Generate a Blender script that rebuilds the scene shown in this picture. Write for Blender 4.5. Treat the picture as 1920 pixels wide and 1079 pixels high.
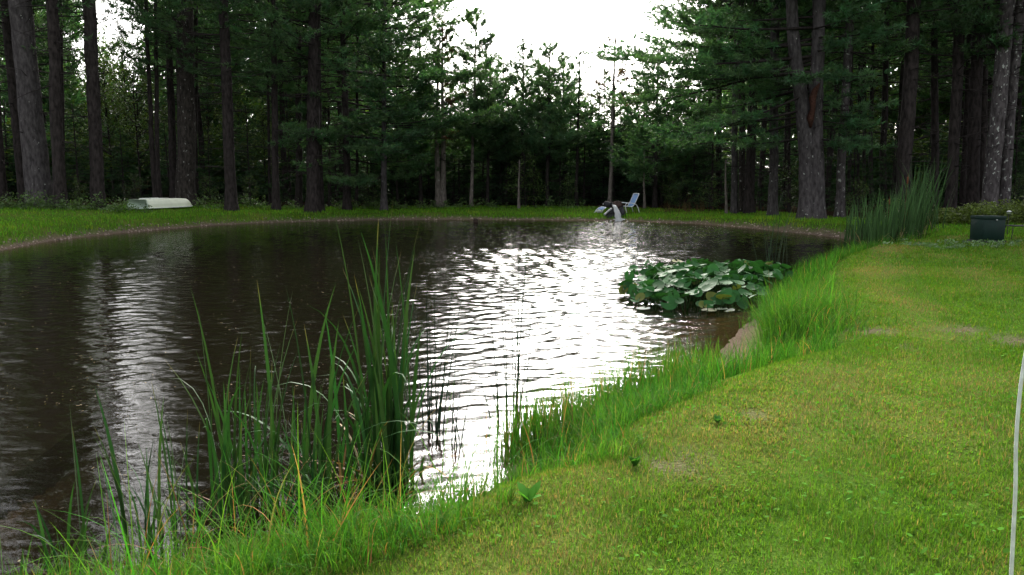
import bpy, math
import numpy as np
from mathutils import Vector

R = math.radians
S = bpy.context.scene
for _o in list(bpy.data.objects):
    bpy.data.objects.remove(_o)
COL = S.collection

# ------------------------------------------------------------------ camera
F = 1507.0                      # focal length in photo pixels (1920 wide)
CAM_Z = 2.10
PITCH = math.atan(204.5 / F)
cam_d = bpy.data.cameras.new("camera")
cam_d.sensor_width = 36.0
cam_d.lens = 36.0 * F / 1920.0
cam_d.clip_start = 0.05
cam_d.clip_end = 2000.0
cam = bpy.data.objects.new("camera", cam_d)
COL.objects.link(cam)
cam.location = (0, 0, CAM_Z)
cam.rotation_euler = (R(90) - PITCH, 0, 0)
S.camera = cam

# ------------------------------------------------------------------ sky, sun, exposure
SUN_EL, SUN_AZ = R(31), R(7)    # ahead of the camera, a little to the right
W = bpy.data.worlds.new("World")
S.world = W
W.use_nodes = True
nt = W.node_tree
nt.nodes.clear()
sky = nt.nodes.new("ShaderNodeTexSky")
sky.sky_type = 'NISHITA'
sky.sun_disc = False
sky.sun_elevation = SUN_EL
sky.sun_rotation = SUN_AZ
sky.air_density = 1.0
sky.dust_density = 5.0
sky.ozone_density = 1.0
hs = nt.nodes.new("ShaderNodeHueSaturation")
hs.inputs["Saturation"].default_value = 0.22
bg = nt.nodes.new("ShaderNodeBackground")
bg.inputs["Strength"].default_value = 0.15
wo = nt.nodes.new("ShaderNodeOutputWorld")
nt.links.new(sky.outputs[0], hs.inputs["Color"])
nt.links.new(hs.outputs[0], bg.inputs["Color"])
nt.links.new(bg.outputs[0], wo.inputs["Surface"])

sun_d = bpy.data.lights.new("sun", 'SUN')
sun_d.energy = 2.7
sun_d.angle = R(26)
sun_d.color = (1.0, 0.95, 0.86)
sun = bpy.data.objects.new("sun", sun_d)
COL.objects.link(sun)
_sd = Vector((math.sin(SUN_AZ) * math.cos(SUN_EL), math.cos(SUN_AZ) * math.cos(SUN_EL), math.sin(SUN_EL)))
sun.rotation_euler = _sd.to_track_quat('Z', 'Y').to_euler()
sun.location = (0, 0, 60)

S.render.engine = 'CYCLES'
S.view_settings.view_transform = 'Standard'
S.view_settings.look = 'None'
S.view_settings.exposure = 1.68
S.view_settings.gamma = 1.0
cy = S.cycles
cy.max_bounces = 7
cy.diffuse_bounces = 3
cy.glossy_bounces = 3
cy.transmission_bounces = 4
cy.transparent_max_bounces = 8
cy.sample_clamp_indirect = 6.0
cy.caustics_reflective = False
cy.caustics_refractive = False
cy.use_denoising = True
try:
    cy.denoiser = 'OPENIMAGEDENOISE'
except Exception:
    pass

# ------------------------------------------------------------------ helpers
def at(px, py, z):
    """world point on height z seen at a photo pixel"""
    a, b = (px - 960.0) / F, (539.5 - py) / F
    c, s = math.cos(PITCH), math.sin(PITCH)
    d = (a, c + b * s, -s + b * c)
    t = (z - CAM_Z) / d[2]
    return np.array([d[0] * t, d[1] * t, z])

def x_at(px, y, z):
    c, s = math.cos(PITCH), math.sin(PITCH)
    return (px - 960.0) / F * (y * c - (z - CAM_Z) * s)

def h_at(py, y):
    """height seen at photo row py, at distance y"""
    b = (539.5 - py) / F
    c, s = math.cos(PITCH), math.sin(PITCH)
    return CAM_Z + y * (-s + b * c) / (c + b * s)

def smooth(x):
    x = np.clip(x, 0, 1)
    return x * x * (3 - 2 * x)

_hr = np.random.RandomState(7)
_HT = _hr.rand(256, 256)
def vnoise(x, y, f=1.0, o=2):
    """2-D value noise, 0..1"""
    t, a, tot = 0.0, 1.0, 0.0
    for i in range(o):
        u, v = np.asarray(x) * f + 17.3 * i, np.asarray(y) * f + 5.1 * i
        iu, iv = np.floor(u).astype(int), np.floor(v).astype(int)
        fu, fv = smooth(u - iu), smooth(v - iv)
        g = lambda p, q: _HT[p % 256, q % 256]
        n = (g(iu, iv) * (1 - fu) + g(iu + 1, iv) * fu) * (1 - fv) + (g(iu, iv + 1) * (1 - fu) + g(iu + 1, iv + 1) * fu) * fv
        t, tot = t + n * a, tot + a
        a *= 0.5
        f *= 2.1
    return t / tot

def build(name, V, faces, mats, parent=None, col=None, smooth_sh=False, mat_idx=None):
    """ONE mesh object from a vertex array and a list of (m,k) face arrays"""
    V = np.asarray(V, dtype=np.float32).reshape(-1, 3)
    faces = [np.asarray(f, dtype=np.int32) for f in faces if len(f)]
    me = bpy.data.meshes.new(name)
    nl = sum(f.size for f in faces)
    npoly = sum(len(f) for f in faces)
    me.vertices.add(len(V))
    me.vertices.foreach_set("co", V.ravel())
    me.loops.add(nl)
    me.loops.foreach_set("vertex_index", np.concatenate([f.ravel() for f in faces]))
    me.polygons.add(npoly)
    tot = np.concatenate([np.full(len(f), f.shape[1], dtype=np.int32) for f in faces])
    start = np.concatenate([[0], np.cumsum(tot)[:-1]]).astype(np.int32)
    me.polygons.foreach_set("loop_start", start)
    try:
        me.polygons.foreach_set("loop_total", tot)
    except Exception:
        pass
    if smooth_sh:
        me.polygons.foreach_set("use_smooth", np.ones(npoly, dtype=bool))
    if mat_idx is not None:
        me.polygons.foreach_set("material_index", np.asarray(mat_idx, dtype=np.int32))
    if not isinstance(mats, (list, tuple)):
        mats = [mats]
    for m in mats:
        me.materials.append(m)
    if col is not None:
        c4 = np.ones((len(V), 4), dtype=np.float32)
        c4[:, :3] = col
        ca = me.attributes.new("Col", 'FLOAT_COLOR', 'POINT')
        ca.data.foreach_set("color", c4.ravel())
    me.update(calc_edges=True)
    me.validate()
    o = bpy.data.objects.new(name, me)
    COL.objects.link(o)
    if parent is not None:
        o.parent = parent
    return o

class MB:
    """collects shapes for one mesh"""
    def __init__(self):
        self.V, self.Fs, self.n, self.C, self.M = [], [], 0, [], []
    def add(self, V, faces, col=None, mi=0):
        V = np.asarray(V, float).reshape(-1, 3)
        for f in faces:
            if len(f):
                f = np.asarray(f, int)
                self.Fs.append(f + self.n)
                self.M.append(np.full(len(f), mi))
        self.V.append(V)
        self.C.append(np.ones((len(V), 3)) if col is None else np.broadcast_to(np.asarray(col, float), (len(V), 3)))
        self.n += len(V)
        return self
    def build(self, name, mats, parent=None, smooth_sh=False):
        # group faces by width, keep material order
        o = build(name, np.concatenate(self.V), self.Fs, mats, parent, np.concatenate(self.C), smooth_sh, np.concatenate(self.M))
        return o

def box_vf(x0, x1, y0, y1, z0, z1):
    V = np.array([[x, y, z] for z in (z0, z1) for y in (y0, y1) for x in (x0, x1)])
    Fq = np.array([[0, 2, 3, 1], [4, 5, 7, 6], [0, 1, 5, 4], [2, 6, 7, 3], [0, 4, 6, 2], [1, 3, 7, 5]])
    return V, Fq

def tubes(P, Rr, sides=5, cap=True, wob=None):
    """P (n,k,3), Rr (n,k): n tubes of k rings"""
    P, Rr = np.asarray(P, float), np.asarray(Rr, float)
    n, k = P.shape[:2]
    T = np.gradient(P, axis=1)
    T /= np.linalg.norm(T, axis=2, keepdims=True) + 1e-9
    mean = np.abs(T.mean(axis=1))
    ref = np.where((mean[:, 2:3] > 0.75), np.array([[0.0, 1.0, 0.0]]), np.array([[0.0, 0.0, 1.0]]))[:, None, :]
    A = np.cross(T, np.broadcast_to(ref, T.shape))
    A /= np.linalg.norm(A, axis=2, keepdims=True) + 1e-9
    B = np.cross(T, A)
    ang = np.arange(sides) / sides * 2 * np.pi
    rr = Rr[:, :, None, None]
    if wob is not None:
        rr = rr * wob[..., None]
    V = P[:, :, None, :] + rr * (np.cos(ang)[None, None, :, None] * A[:, :, None, :] + np.sin(ang)[None, None, :, None] * B[:, :, None, :])
    base = (np.arange(n) * k * sides)[:, None, None]
    i = (np.arange(k - 1) * sides)[None, :, None]
    j = np.arange(sides)[None, None, :]
    j2 = (j + 1) % sides
    q = np.stack([base + i + j, base + i + j2, base + i + sides + j2, base + i + sides + j], axis=-1).reshape(-1, 4)
    fs = [q]
    if cap:
        e0 = (np.arange(n) * k * sides)[:, None] + np.arange(sides)[None, ::-1]
        e1 = (np.arange(n) * k * sides + (k - 1) * sides)[:, None] + np.arange(sides)[None, :]
        fs += [e0, e1]
    return V.reshape(-1, 3), fs

def ribbons(B, az, L, Wd, lean, bend, k=5, prof='grass', twist=0.0, power=1.4):
    """curved flat blades; returns V, faces, s (0 base..1 tip per vertex), blade id per vertex"""
    B = np.asarray(B, float)
    n = len(B)
    az, L, Wd, lean, bend = [np.broadcast_to(np.asarray(a, float), (n,)) for a in (az, L, Wd, lean, bend)]
    tw = np.broadcast_to(np.asarray(twist, float), (n,))
    h = np.stack([np.cos(az), np.sin(az), np.zeros(n)], 1)
    pr = np.stack([-np.sin(az + tw), np.cos(az + tw), np.zeros(n)], 1)
    pos = B.copy()
    out, ss, ids = [], [], []
    for s in range(k + 1):
        u = s / k
        if s:
            th = lean + bend * (u - 0.5 / k) ** power
            pos = pos + (L / k)[:, None] * (np.sin(th)[:, None] * h + np.cos(th)[:, None] * np.array([0, 0, 1.0]))
        if prof == 'grass':
            w = Wd * (1 - u) ** 0.7
        else:
            w = Wd * min(1.0, (1 - u) / 0.35 + 0.02) ** 0.8 * (0.75 + 0.25 * min(1, u * 3))
        if s < k:
            out += [pos - pr * w[:, None] * 0.5, pos + pr * w[:, None] * 0.5]
            ss += [np.full(n, u)] * 2
        else:
            out += [pos]
            ss += [np.full(n, u)]
    m = 2 * k + 1
    V = np.stack(out, 1).reshape(-1, 3)
    sv = np.stack(ss, 1).reshape(-1)
    ids = np.repeat(np.arange(n), m)
    b = (np.arange(n) * m)[:, None]
    qs = [np.concatenate([b + 2 * s, b + 2 * s + 1, b + 2 * s + 3, b + 2 * s + 2], 1) for s in range(k - 1)]
    q = np.concatenate(qs) if qs else np.zeros((0, 4), int)
    t = np.concatenate([b + 2 * k - 2, b + 2 * k - 1, b + 2 * k], 1)
    return V, [q, t], sv, ids

def tag(o, label=None, cat=None, group=None, kind=None):
    if label: o["label"] = label
    if cat: o["category"] = cat
    if group: o["group"] = group
    if kind: o["kind"] = kind
    return o

def empty(name, loc, rz=0.0):
    o = bpy.data.objects.new(name, None)
    COL.objects.link(o)
    o.location = loc
    o.rotation_euler = (0, 0, rz)
    o.empty_display_size = 0.3
    return o

def copy_tree(src):
    c = src.copy()
    COL.objects.link(c)
    for ch in src.children:
        d = ch.copy()
        COL.objects.link(d)
        d.parent = c
    return c

# ------------------------------------------------------------------ materials
def new_mat(name):
    m = bpy.data.materials.new(name)
    m.use_nodes = True
    m.node_tree.nodes.clear()
    return m, m.node_tree.nodes, m.node_tree.links

def out_node(n, l, sh):
    o = n.new("ShaderNodeOutputMaterial")
    l.new(sh, o.inputs["Surface"])
    return o

def mixc(n, l, a, b, fac, mode='MIX'):
    x = n.new("ShaderNodeMix")
    x.data_type = 'RGBA'
    x.blend_type = mode
    for i, v in ((6, a), (7, b), (0, fac)):
        if hasattr(v, "is_linked"):
            l.new(v, x.inputs[i])
        elif i == 0:
            x.inputs[i].default_value = v
        else:
            x.inputs[i].default_value = (*v, 1)
    return x.outputs[2]

def noise(n, l, scale, detail=4, coord='Object', vec=None, scl=None, rough=0.55):
    t = n.new("ShaderNodeTexNoise")
    t.inputs["Scale"].default_value = scale
    t.inputs["Detail"].default_value = detail
    t.inputs["Roughness"].default_value = rough
    if vec is None:
        tc = n.new("ShaderNodeTexCoord")
        vec = tc.outputs[coord]
    if scl:
        mp = n.new("ShaderNodeMapping")
        mp.inputs["Scale"].default_value = scl
        l.new(vec, mp.inputs["Vector"])
        vec = mp.outputs[0]
    l.new(vec, t.inputs["Vector"])
    return t.outputs["Fac"]

def ramp(n, l, fac, stops):
    r = n.new("ShaderNodeValToRGB")
    cr = r.color_ramp
    while len(cr.elements) < len(stops):
        cr.elements.new(0.5)
    for e, (p, c) in zip(cr.elements, stops):
        e.position = p
        e.color = (*c, 1) if len(c) == 3 else c
    l.new(fac, r.inputs["Fac"])
    return r.outputs["Color"]

def bump(n, l, h, strength, dist=0.02):
    b = n.new("ShaderNodeBump")
    b.inputs["Strength"].default_value = strength
    b.inputs["Distance"].default_value = dist
    l.new(h, b.inputs["Height"])
    return b.outputs["Normal"]

def leaf_mat(name, tint=(1, 1, 1), transl=0.35, rough=0.5, spec=0.3, vary=0.25):
    """leaf, needle and blade surfaces: colour of the Col attribute, part of the light goes through"""
    m, n, l = new_mat(name)
    a = n.new("ShaderNodeAttribute")
    a.attribute_name = "Col"
    c = mixc(n, l, a.outputs["Color"], tint, 1.0, 'MULTIPLY')
    if vary:
        oi = n.new("ShaderNodeObjectInfo")
        hv = n.new("ShaderNodeHueSaturation")
        mr = n.new("ShaderNodeMapRange")
        mr.inputs[3].default_value = 1 - vary
        mr.inputs[4].default_value = 1 + vary
        l.new(oi.outputs["Random"], mr.inputs[0])
        l.new(mr.outputs[0], hv.inputs["Value"])
        l.new(c, hv.inputs["Color"])
        c = hv.outputs[0]
    p = n.new("ShaderNodeBsdfPrincipled")
    p.inputs["Roughness"].default_value = rough
    p.inputs["Specular IOR Level"].default_value = spec
    l.new(c, p.inputs["Base Color"])
    t = n.new("ShaderNodeBsdfTranslucent")
    tcol = mixc(n, l, c, (1.1, 1.28, 0.55), 1.0, 'MULTIPLY')
    l.new(tcol, t.inputs["Color"])
    mx = n.new("ShaderNodeMixShader")
    mx.inputs[0].default_value = transl
    l.new(p.outputs[0], mx.inputs[1])
    l.new(t.outputs[0], mx.inputs[2])
    out_node(n, l, mx.outputs[0])
    return m

def bark_mat(name, dark, light, lichen=0.0, lcol=(0.32, 0.33, 0.3)):
    m, n, l = new_mat(name)
    f = noise(n, l, 1.0, 6, scl=(10, 10, 3.6))
    f2 = noise(n, l, 1.3, 3)
    c = ramp(n, l, f, [(0.32, dark), (0.68, light)])
    c = mixc(n, l, c, (0.55, 0.5, 0.5), f2, 'MULTIPLY') if False else c
    if lichen > 0:
        g = noise(n, l, 7.5, 3, scl=(1.2, 1.2, .8))
        k = ramp(n, l, g, [(0.70 - lichen * 0.13, (0, 0, 0)), (0.74 - lichen * 0.13, (1, 1, 1))])
        c = mixc(n, l, c, lcol, k)
    p = n.new("ShaderNodeBsdfPrincipled")
    p.inputs["Roughness"].default_value = 0.9
    p.inputs["Specular IOR Level"].default_value = 0.15
    l.new(c, p.inputs["Base Color"])
    l.new(bump(n, l, f, 0.9, 0.05), p.inputs["Normal"])
    out_node(n, l, p.outputs[0])
    return m

def plain(name, col, rough=0.5, spec=0.4, metal=0.0, nscale=8, var=0.15, bmp=0.1):
    m, n, l = new_mat(name)
    f = noise(n, l, nscale, 5)
    c = ramp(n, l, f, [(0.3, tuple(v * (1 - var) for v in col)), (0.7, tuple(min(1, v * (1 + var)) for v in col))])
    p = n.new("ShaderNodeBsdfPrincipled")
    p.inputs["Roughness"].default_value = rough
    p.inputs["Specular IOR Level"].default_value = spec
    p.inputs["Metallic"].default_value = metal
    l.new(c, p.inputs["Base Color"])
    l.new(bump(n, l, f, bmp, 0.01), p.inputs["Normal"])
    out_node(n, l, p.outputs[0])
    return m

M_NEEDLE = leaf_mat("pine_needles", transl=0.40, rough=0.55, spec=0.25)
M_LEAF = leaf_mat("broad_leaves", transl=0.4, rough=0.45, spec=0.35)
M_BLADE = leaf_mat("grass_blades", transl=0.45, rough=0.7, spec=0.05, vary=0)
M_CLOVER = leaf_mat("clover_leaves", transl=0.35, rough=0.8, spec=0.03, vary=0)
M_REED = leaf_mat("cattail_blades", transl=0.2, rough=0.6, spec=0.10, vary=0)
M_PAD = leaf_mat("lily_leaves", transl=0.15, rough=0.6, spec=0.09, vary=0)
M_BARK = bark_mat("pine_bark", (0.010, 0.008, 0.007), (0.042, 0.034, 0.032))
M_BARK_GREY = bark_mat("grey_pine_bark", (0.026, 0.023, 0.023), (0.088, 0.078, 0.078), 0.12)
M_BARK_LICHEN = bark_mat("lichen_bark", (0.026, 0.022, 0.022), (0.095, 0.083, 0.083), 0.62)
M_BARK_SPOT = bark_mat("spotted_bark", (0.012, 0.010, 0.0085), (0.055, 0.046, 0.040), 0.38, (0.24, 0.24, 0.22))
M_BARK_PALE = bark_mat("pale_dead_bark", (0.07, 0.06, 0.052), (0.20, 0.17, 0.15), 0.3)
M_WOUND = plain("torn_wood", (0.055, 0.026, 0.019), 0.9, 0.1, nscale=14, var=0.5, bmp=0.8)
M_LIMB = M_BARK

# ------------------------------------------------------------------ the pond outline and the land
# photo pixel of the water's edge, then: bank height, bank width, further rise, width of the lawn behind it, bare soil width
SHORE_PX = [
    (0, 470, .42, .9, .62, 9.0, .34), (100, 452, .42, .9, .62, 8.0, .34), (200, 440, .42, .9, .62, 7.0, .34), (300, 431, .42, .9, .56, 6.0, .34),
    (400, 423, .40, .9, .46, 6.0, .32), (500, 418, .38, .9, .36, 6.0, .32), (600, 415, .34, .9, .20, 6.0, .32), (700, 413, .32, .9, .16, 6.5, .42),
    (800, 412.5, .32, .9, .12, 7.0, .4), (900, 412.5, .25, .9, .22, 7.0, .4), (1000, 413, .23, .9, .24, 7.0, .4), (1100, 414, .20, .9, .26, 6.5, .4),
    (1200, 416, .20, .9, .26, 5.5, .4), (1300, 420, .26, .9, .22, 4.5, .42), (1400, 428, .36, .9, .10, 3.5, .45), (1500, 438, .40, .9, .12, 3.2, .5),
    (1570, 446, .42, .9, .14, 3.5, .5), (1640, 455, .46, 1.0, .14, 4.5, .3),
    (1690, 468, .48, 1.2, .12, 8.0, .1), (1620, 478, .50, 1.6, .08, 99, .1), (1560, 492, .50, 1.3, .06, 99, .1), (1490, 516, .50, 1.3, .06, 99, .12),
    (1455, 550, .50, 1.3, .05, 99, .15), (1425, 588, .50, 1.3, .05, 99, .25), (1385, 618, .50, 1.6, .05, 99, .30), (1348, 660, .50, 1.9, .05, 99, .40), (1332, 692, .50, 1.8, .05, 99, .30),
    (1250, 722, .50, 1.6, .05, 99, .15), (1130, 772, .50, 1.4, .05, 99, .12), (1010, 830, .50, 1.3, .05, 99, .12), (965, 868, .50, 1.2, .05, 99, .15),
    (948, 892, .50, 1.1, .05, 99, .2), (900, 935, .50, 1.1, .05, 99, .2), (850, 946, .50, 1.1, .05, 99, .15), (760, 966, .50, 1.2, .05, 99, .12), (650, 1010, .50, 1.3, .05, 99, .12),
    (500, 1052, .50, 1.3, .05, 99, .12), (310, 1100, .50, 1.3, .05, 99, .12), (200, 1145, .50, 1.3, .05, 99, .12)]
SH, SP = [], []
for r in SHORE_PX:
    p = at(r[0], r[1], 0.0)
    SH.append(p[:2]); SP.append(r[2:])
for q in [(-3.4, 3.5), (-5.5, 2.9), (-9, 3.2), (-13, 5.0), (-17, 9.0), (-18.8, 14.0), (-18.0, 19.0)]:
    SH.append(np.array(q)); SP.append((.45, 1.2, .2, 12.0, .3))
SH, SP = np.array(SH), np.array(SP)

def shore(xy):
    """signed distance to the water's edge (positive on land) and the bank numbers there"""
    xy = np.asarray(xy, float)
    out_d, out_p = np.empty(len(xy)), np.empty((len(xy), SP.shape[1]))
    A, B = SH, np.roll(SH, -1, 0)
    PA, PB = SP, np.roll(SP, -1, 0)
    AB = B - A
    L2 = (AB ** 2).sum(1)
    for i in range(0, len(xy), 40000):
        q = xy[i:i + 40000]
        t = ((q[:, None, :] - A[None]) * AB[None]).sum(2) / L2[None]
        t = np.clip(t, 0, 1)
        d2 = ((q[:, None, :] - (A[None] + t[..., None] * AB[None])) ** 2).sum(2)
        k = d2.argmin(1)
        r = np.arange(len(q))
        tk = t[r, k][:, None]
        d = np.sqrt(d2[r, k])
        c = ((A[None, :, 1] > q[:, None, 1]) != (B[None, :, 1] > q[:, None, 1]))
        with np.errstate(divide='ignore', invalid='ignore'):
            xi = A[None, :, 0] + (q[:, None, 1] - A[None, :, 1]) * AB[None, :, 0] / np.where(AB[None, :, 1] == 0, 1e-9, AB[None, :, 1])
        ins = (c & (q[:, None, 0] < xi)).sum(1) % 2 == 1
        out_d[i:i + 40000] = np.where(ins, -d, d)
        out_p[i:i + 40000] = PA[k] * (1 - tk) + PB[k] * tk
    return out_d, out_p

def land(xy, full=False):
    xy = np.asarray(xy, float).reshape(-1, 2)
    sd, p = shore(xy)
    jit = (vnoise(xy[:, 0], xy[:, 1], 1.1, 2) - 0.5) * 0.35
    s = sd + jit * np.clip(sd / 0.5, 0, 1) * 0.6
    z = p[:, 0] * smooth(s / p[:, 1]) + p[:, 2] * (1 - np.exp(-np.maximum(s - p[:, 1], 0) / 3.2))
    z += (vnoise(xy[:, 0], xy[:, 1], 0.8, 3) - 0.5) * 0.07 * np.clip(sd / 1.0, 0, 1)
    z += np.clip((sd - 25) / 90, 0, 1) * 3.5
    z = np.where(sd < 0, np.maximum(sd * np.where(p[:, 4] > .24, np.where(p[:, 3] > 20, .11, .3), .3), -1.3), z)
    return (z, sd, p) if full else z

def gz(x, y):
    return float(land([[x, y]])[0])

# ground sheet
az = np.concatenate([np.linspace(-46, 46, 640), np.linspace(48, 312, 100)]) * np.pi / 180
rad = np.concatenate([np.geomspace(0.6, 20, 130), np.arange(20.15, 58, 0.2), np.geomspace(59, 700, 26)])
AZ, RD = np.meshgrid(az, rad)
gx, gy = (np.sin(AZ) * RD).ravel(), (np.cos(AZ) * RD).ravel()
zz, sdd, pp = land(np.stack([gx, gy], 1), True)
na, nr = len(az), len(rad)
ii = (np.arange(nr - 1) * na)[:, None]
jj = np.arange(na)[None, :]
j2 = (jj + 1) % na
gq = np.stack([ii + jj, ii + j2, ii + na + j2, ii + na + jj], -1).reshape(-1, 4)
GV = np.stack([gx, gy, zz], 1)
GV = np.concatenate([GV, [[0, 0, gz(0, 0)]]])
fan = np.stack([np.full(na, len(GV) - 1), np.arange(na), (np.arange(na) + 1) % na], 1)[:, ::-1]
# where the land is bare soil (R), woodland floor (G), dry turf (B)
def dry_amount(x, y, sd, p):
    d = np.clip(vnoise(x, y, 0.8, 4) * 3.2 - 1.5, 0, 1)
    edge = np.exp(-((sd - p[:, 1] - 0.35) / 0.35) ** 2)
    return np.clip(d * 0.6 + edge * 0.8 * vnoise(x, y, 1.3, 2), 0, 1)
BARE = [(at(1640, 610, .55), .20), (at(1815, 612, .55), .27), (at(1600, 596, .55), .12), (at(1905, 630, .55), .24), (at(1590, 640, .55), .1), (at(1555, 545, .55), .12), (at(1700, 640, .55), .1), (at(1420, 770, .55), .1), (at(1255, 858, .52), .2)]
def bare_amount(x, y):
    a = np.zeros(len(x))
    for c, r in BARE:
        a = np.maximum(a, np.exp(-(((x - c[0]) / r) ** 2 + ((y - c[1]) / (r * 1.3)) ** 2)) * np.clip(2.6 * vnoise(x, y, 4.5, 2) - .55, 0, 1.2))
    return np.clip(a, 0, 1)
soil = np.clip(1.4 - np.maximum(sdd, 0) / pp[:, 4] + (vnoise(gx, gy, 2.5, 2) - 0.5) * 0.9, 0, 1)
soil = np.maximum(soil, bare_amount(gx, gy) * .85 * (sdd > 0.5))
wood = smooth((sdd - pp[:, 3] + (vnoise(gx, gy, 0.5, 2) - 0.5) * 2) / 1.2)
gcol = np.stack([soil, wood, dry_amount(gx, gy, sdd, pp)], 1)
gcol = np.concatenate([gcol, [[0, 0, 0.3]]])

m, n, l = new_mat("ground_soil_and_turf")
a = n.new("ShaderNodeAttribute"); a.attribute_name = "Col"
sp = n.new("ShaderNodeSeparateColor"); l.new(a.outputs["Color"], sp.inputs[0])
f1, f2 = noise(n, l, 9, 6), noise(n, l, 45, 5)
turf = ramp(n, l, f1, [(0.3, (0.040, 0.085, 0.012)), (0.7, (0.075, 0.135, 0.020))])
dry = ramp(n, l, f2, [(0.3, (0.085, 0.11, 0.022)), (0.7, (0.15, 0.15, 0.042))])
c = mixc(n, l, turf, dry, sp.outputs[2])
leafm = ramp(n, l, f2, [(0.3, (0.012, 0.009, 0.006)), (0.75, (0.045, 0.032, 0.02))])
c = mixc(n, l, c, leafm, sp.outputs[1])
soilc = ramp(n, l, f2, [(0.25, (0.055, 0.040, 0.028)), (0.5, (0.12, 0.090, 0.066)), (0.8, (0.26, 0.21, 0.165))])
c = mixc(n, l, c, soilc, sp.outputs[0])
p = n.new("ShaderNodeBsdfPrincipled")
p.inputs["Roughness"].default_value = 0.95
p.inputs["Specular IOR Level"].default_value = 0.0
l.new(c, p.inputs["Base Color"])
l.new(bump(n, l, f2, 0.8, 0.03), p.inputs["Normal"])
out_node(n, l, p.outputs[0])
tag(build("ground", GV, [gq, fan], m, col=gcol, smooth_sh=True), kind='structure')

# ------------------------------------------------------------------ water
SPOUT = at(1160, 414.5, 0.0)
rng = np.random.RandomState(3)
waz = np.concatenate([np.linspace(-80, -37, 60), np.linspace(-36.5, 36.5, 560), np.linspace(37, 50, 10)]) * np.pi / 180
wr = np.concatenate([np.geomspace(2.2, 24, 860), np.geomspace(24.07, 60, 180)])
WA, WR = np.meshgrid(waz, wr)
wx, wy = (np.sin(WA) * WR).ravel(), (np.cos(WA) * WR).ravel()
wz = np.zeros(len(wx))
gust = (0.85 + 0.75 * vnoise(wx, wy, 0.16, 2)) * (1 + 0.85 * smooth((wx + 0.09 * wy + 1.0) / 3.5))   # the spout stirs that side most
calm = np.clip((wy - 4.5) / 6.0, 0.35, 1)
for i in range(60):
    lam = 0.10 * (0.46 / 0.10) ** rng.rand()
    th = rng.normal(0, 0.55) + (np.pi / 2 + 0.25)
    k = 2 * np.pi / lam
    fade = np.clip(1.6 - np.maximum(WR.ravel() * 0.0028 * 3.5, 0.02) / lam, 0, 1)     # drop what the mesh cannot carry far out
    amp = 0.0100 / k * (1.15 if lam > 0.35 else 0.95)
    ph = k * (wx * math.cos(th) + wy * math.sin(th)) + rng.rand() * 6.28 + 1.5 * vnoise(wx, wy, 0.7, 1)
    wz += amp * np.sin(ph) * fade
wz *= gust * calm
rs = np.hypot(wx - SPOUT[0], wy - SPOUT[1])
wz += 0.02 * np.exp(-rs / 1.3) * np.sin(rs * 17 + 2.0 * vnoise(wx, wy, 2, 1)) + 0.012 * np.exp(-rs / 5) * np.sin(rs * 9 + 3 * vnoise(wx, wy, 1, 1))
gzw, sdw, _ = land(np.stack([wx, wy], 1), True)
wz *= np.clip(-gzw / 0.08, 0.12, 1)
wn, wm = len(waz), len(wr)
ii = (np.arange(wm - 1) * wn)[:, None]
jj = np.arange(wn - 1)[None, :]
wq = np.stack([ii + jj, ii + jj + 1, ii + wn + jj + 1, ii + wn + jj], -1).reshape(-1, 4)
keep = (sdw < 0.6)[wq].any(1)
wq = wq[keep]
used = np.zeros(len(wx), bool); used[wq.ravel()] = True
remap = np.cumsum(used) - 1
clear = np.exp(-np.maximum(-gzw, 0) * 3.0)
m, n, l = new_mat("pond_water")
a = n.new("ShaderNodeAttribute"); a.attribute_name = "Col"
sp = n.new("ShaderNodeSeparateColor"); l.new(a.outputs["Color"], sp.inputs[0])
nf = noise(n, l, 6.5, 3, scl=(1.0, 1.9, 1.0))
nb = bump(n, l, nf, 0.20, 0.022)
mra = n.new("ShaderNodeMapRange"); mra.inputs[3].default_value = 0.18; mra.inputs[4].default_value = 1.0
l.new(sp.outputs[1], mra.inputs[0]); l.new(mra.outputs[0], nb.node.inputs["Strength"])      # choppier toward the spout
mud = n.new("ShaderNodeBsdfDiffuse"); mud.inputs["Color"].default_value = (0.0060, 0.0050, 0.0027, 1)
tr = n.new("ShaderNodeBsdfTransparent"); tr.inputs["Color"].default_value = (0.86, 0.74, 0.54, 1)
mx = n.new("ShaderNodeMixShader"); l.new(sp.outputs[0], mx.inputs[0]); l.new(mud.outputs[0], mx.inputs[1]); l.new(tr.outputs[0], mx.inputs[2])
gl = n.new("ShaderNodeBsdfGlossy"); gl.inputs["Roughness"].default_value = 0.04; l.new(nb, gl.inputs["Normal"])
fr = n.new("ShaderNodeFresnel"); fr.inputs["IOR"].default_value = 1.333; l.new(nb, fr.inputs["Normal"])
m2 = n.new("ShaderNodeMixShader"); l.new(fr.outputs[0], m2.inputs[0]); l.new(mx.outputs[0], m2.inputs[1]); l.new(gl.outputs[0], m2.inputs[2])
out_node(n, l, m2.outputs[0])
tag(build("water", np.stack([wx, wy, wz], 1)[used], [remap[wq]], m, col=np.stack([clear, np.exp(-(rs / 15.0) ** 1.5), clear], 1)[used], smooth_sh=True), kind='structure')

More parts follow.
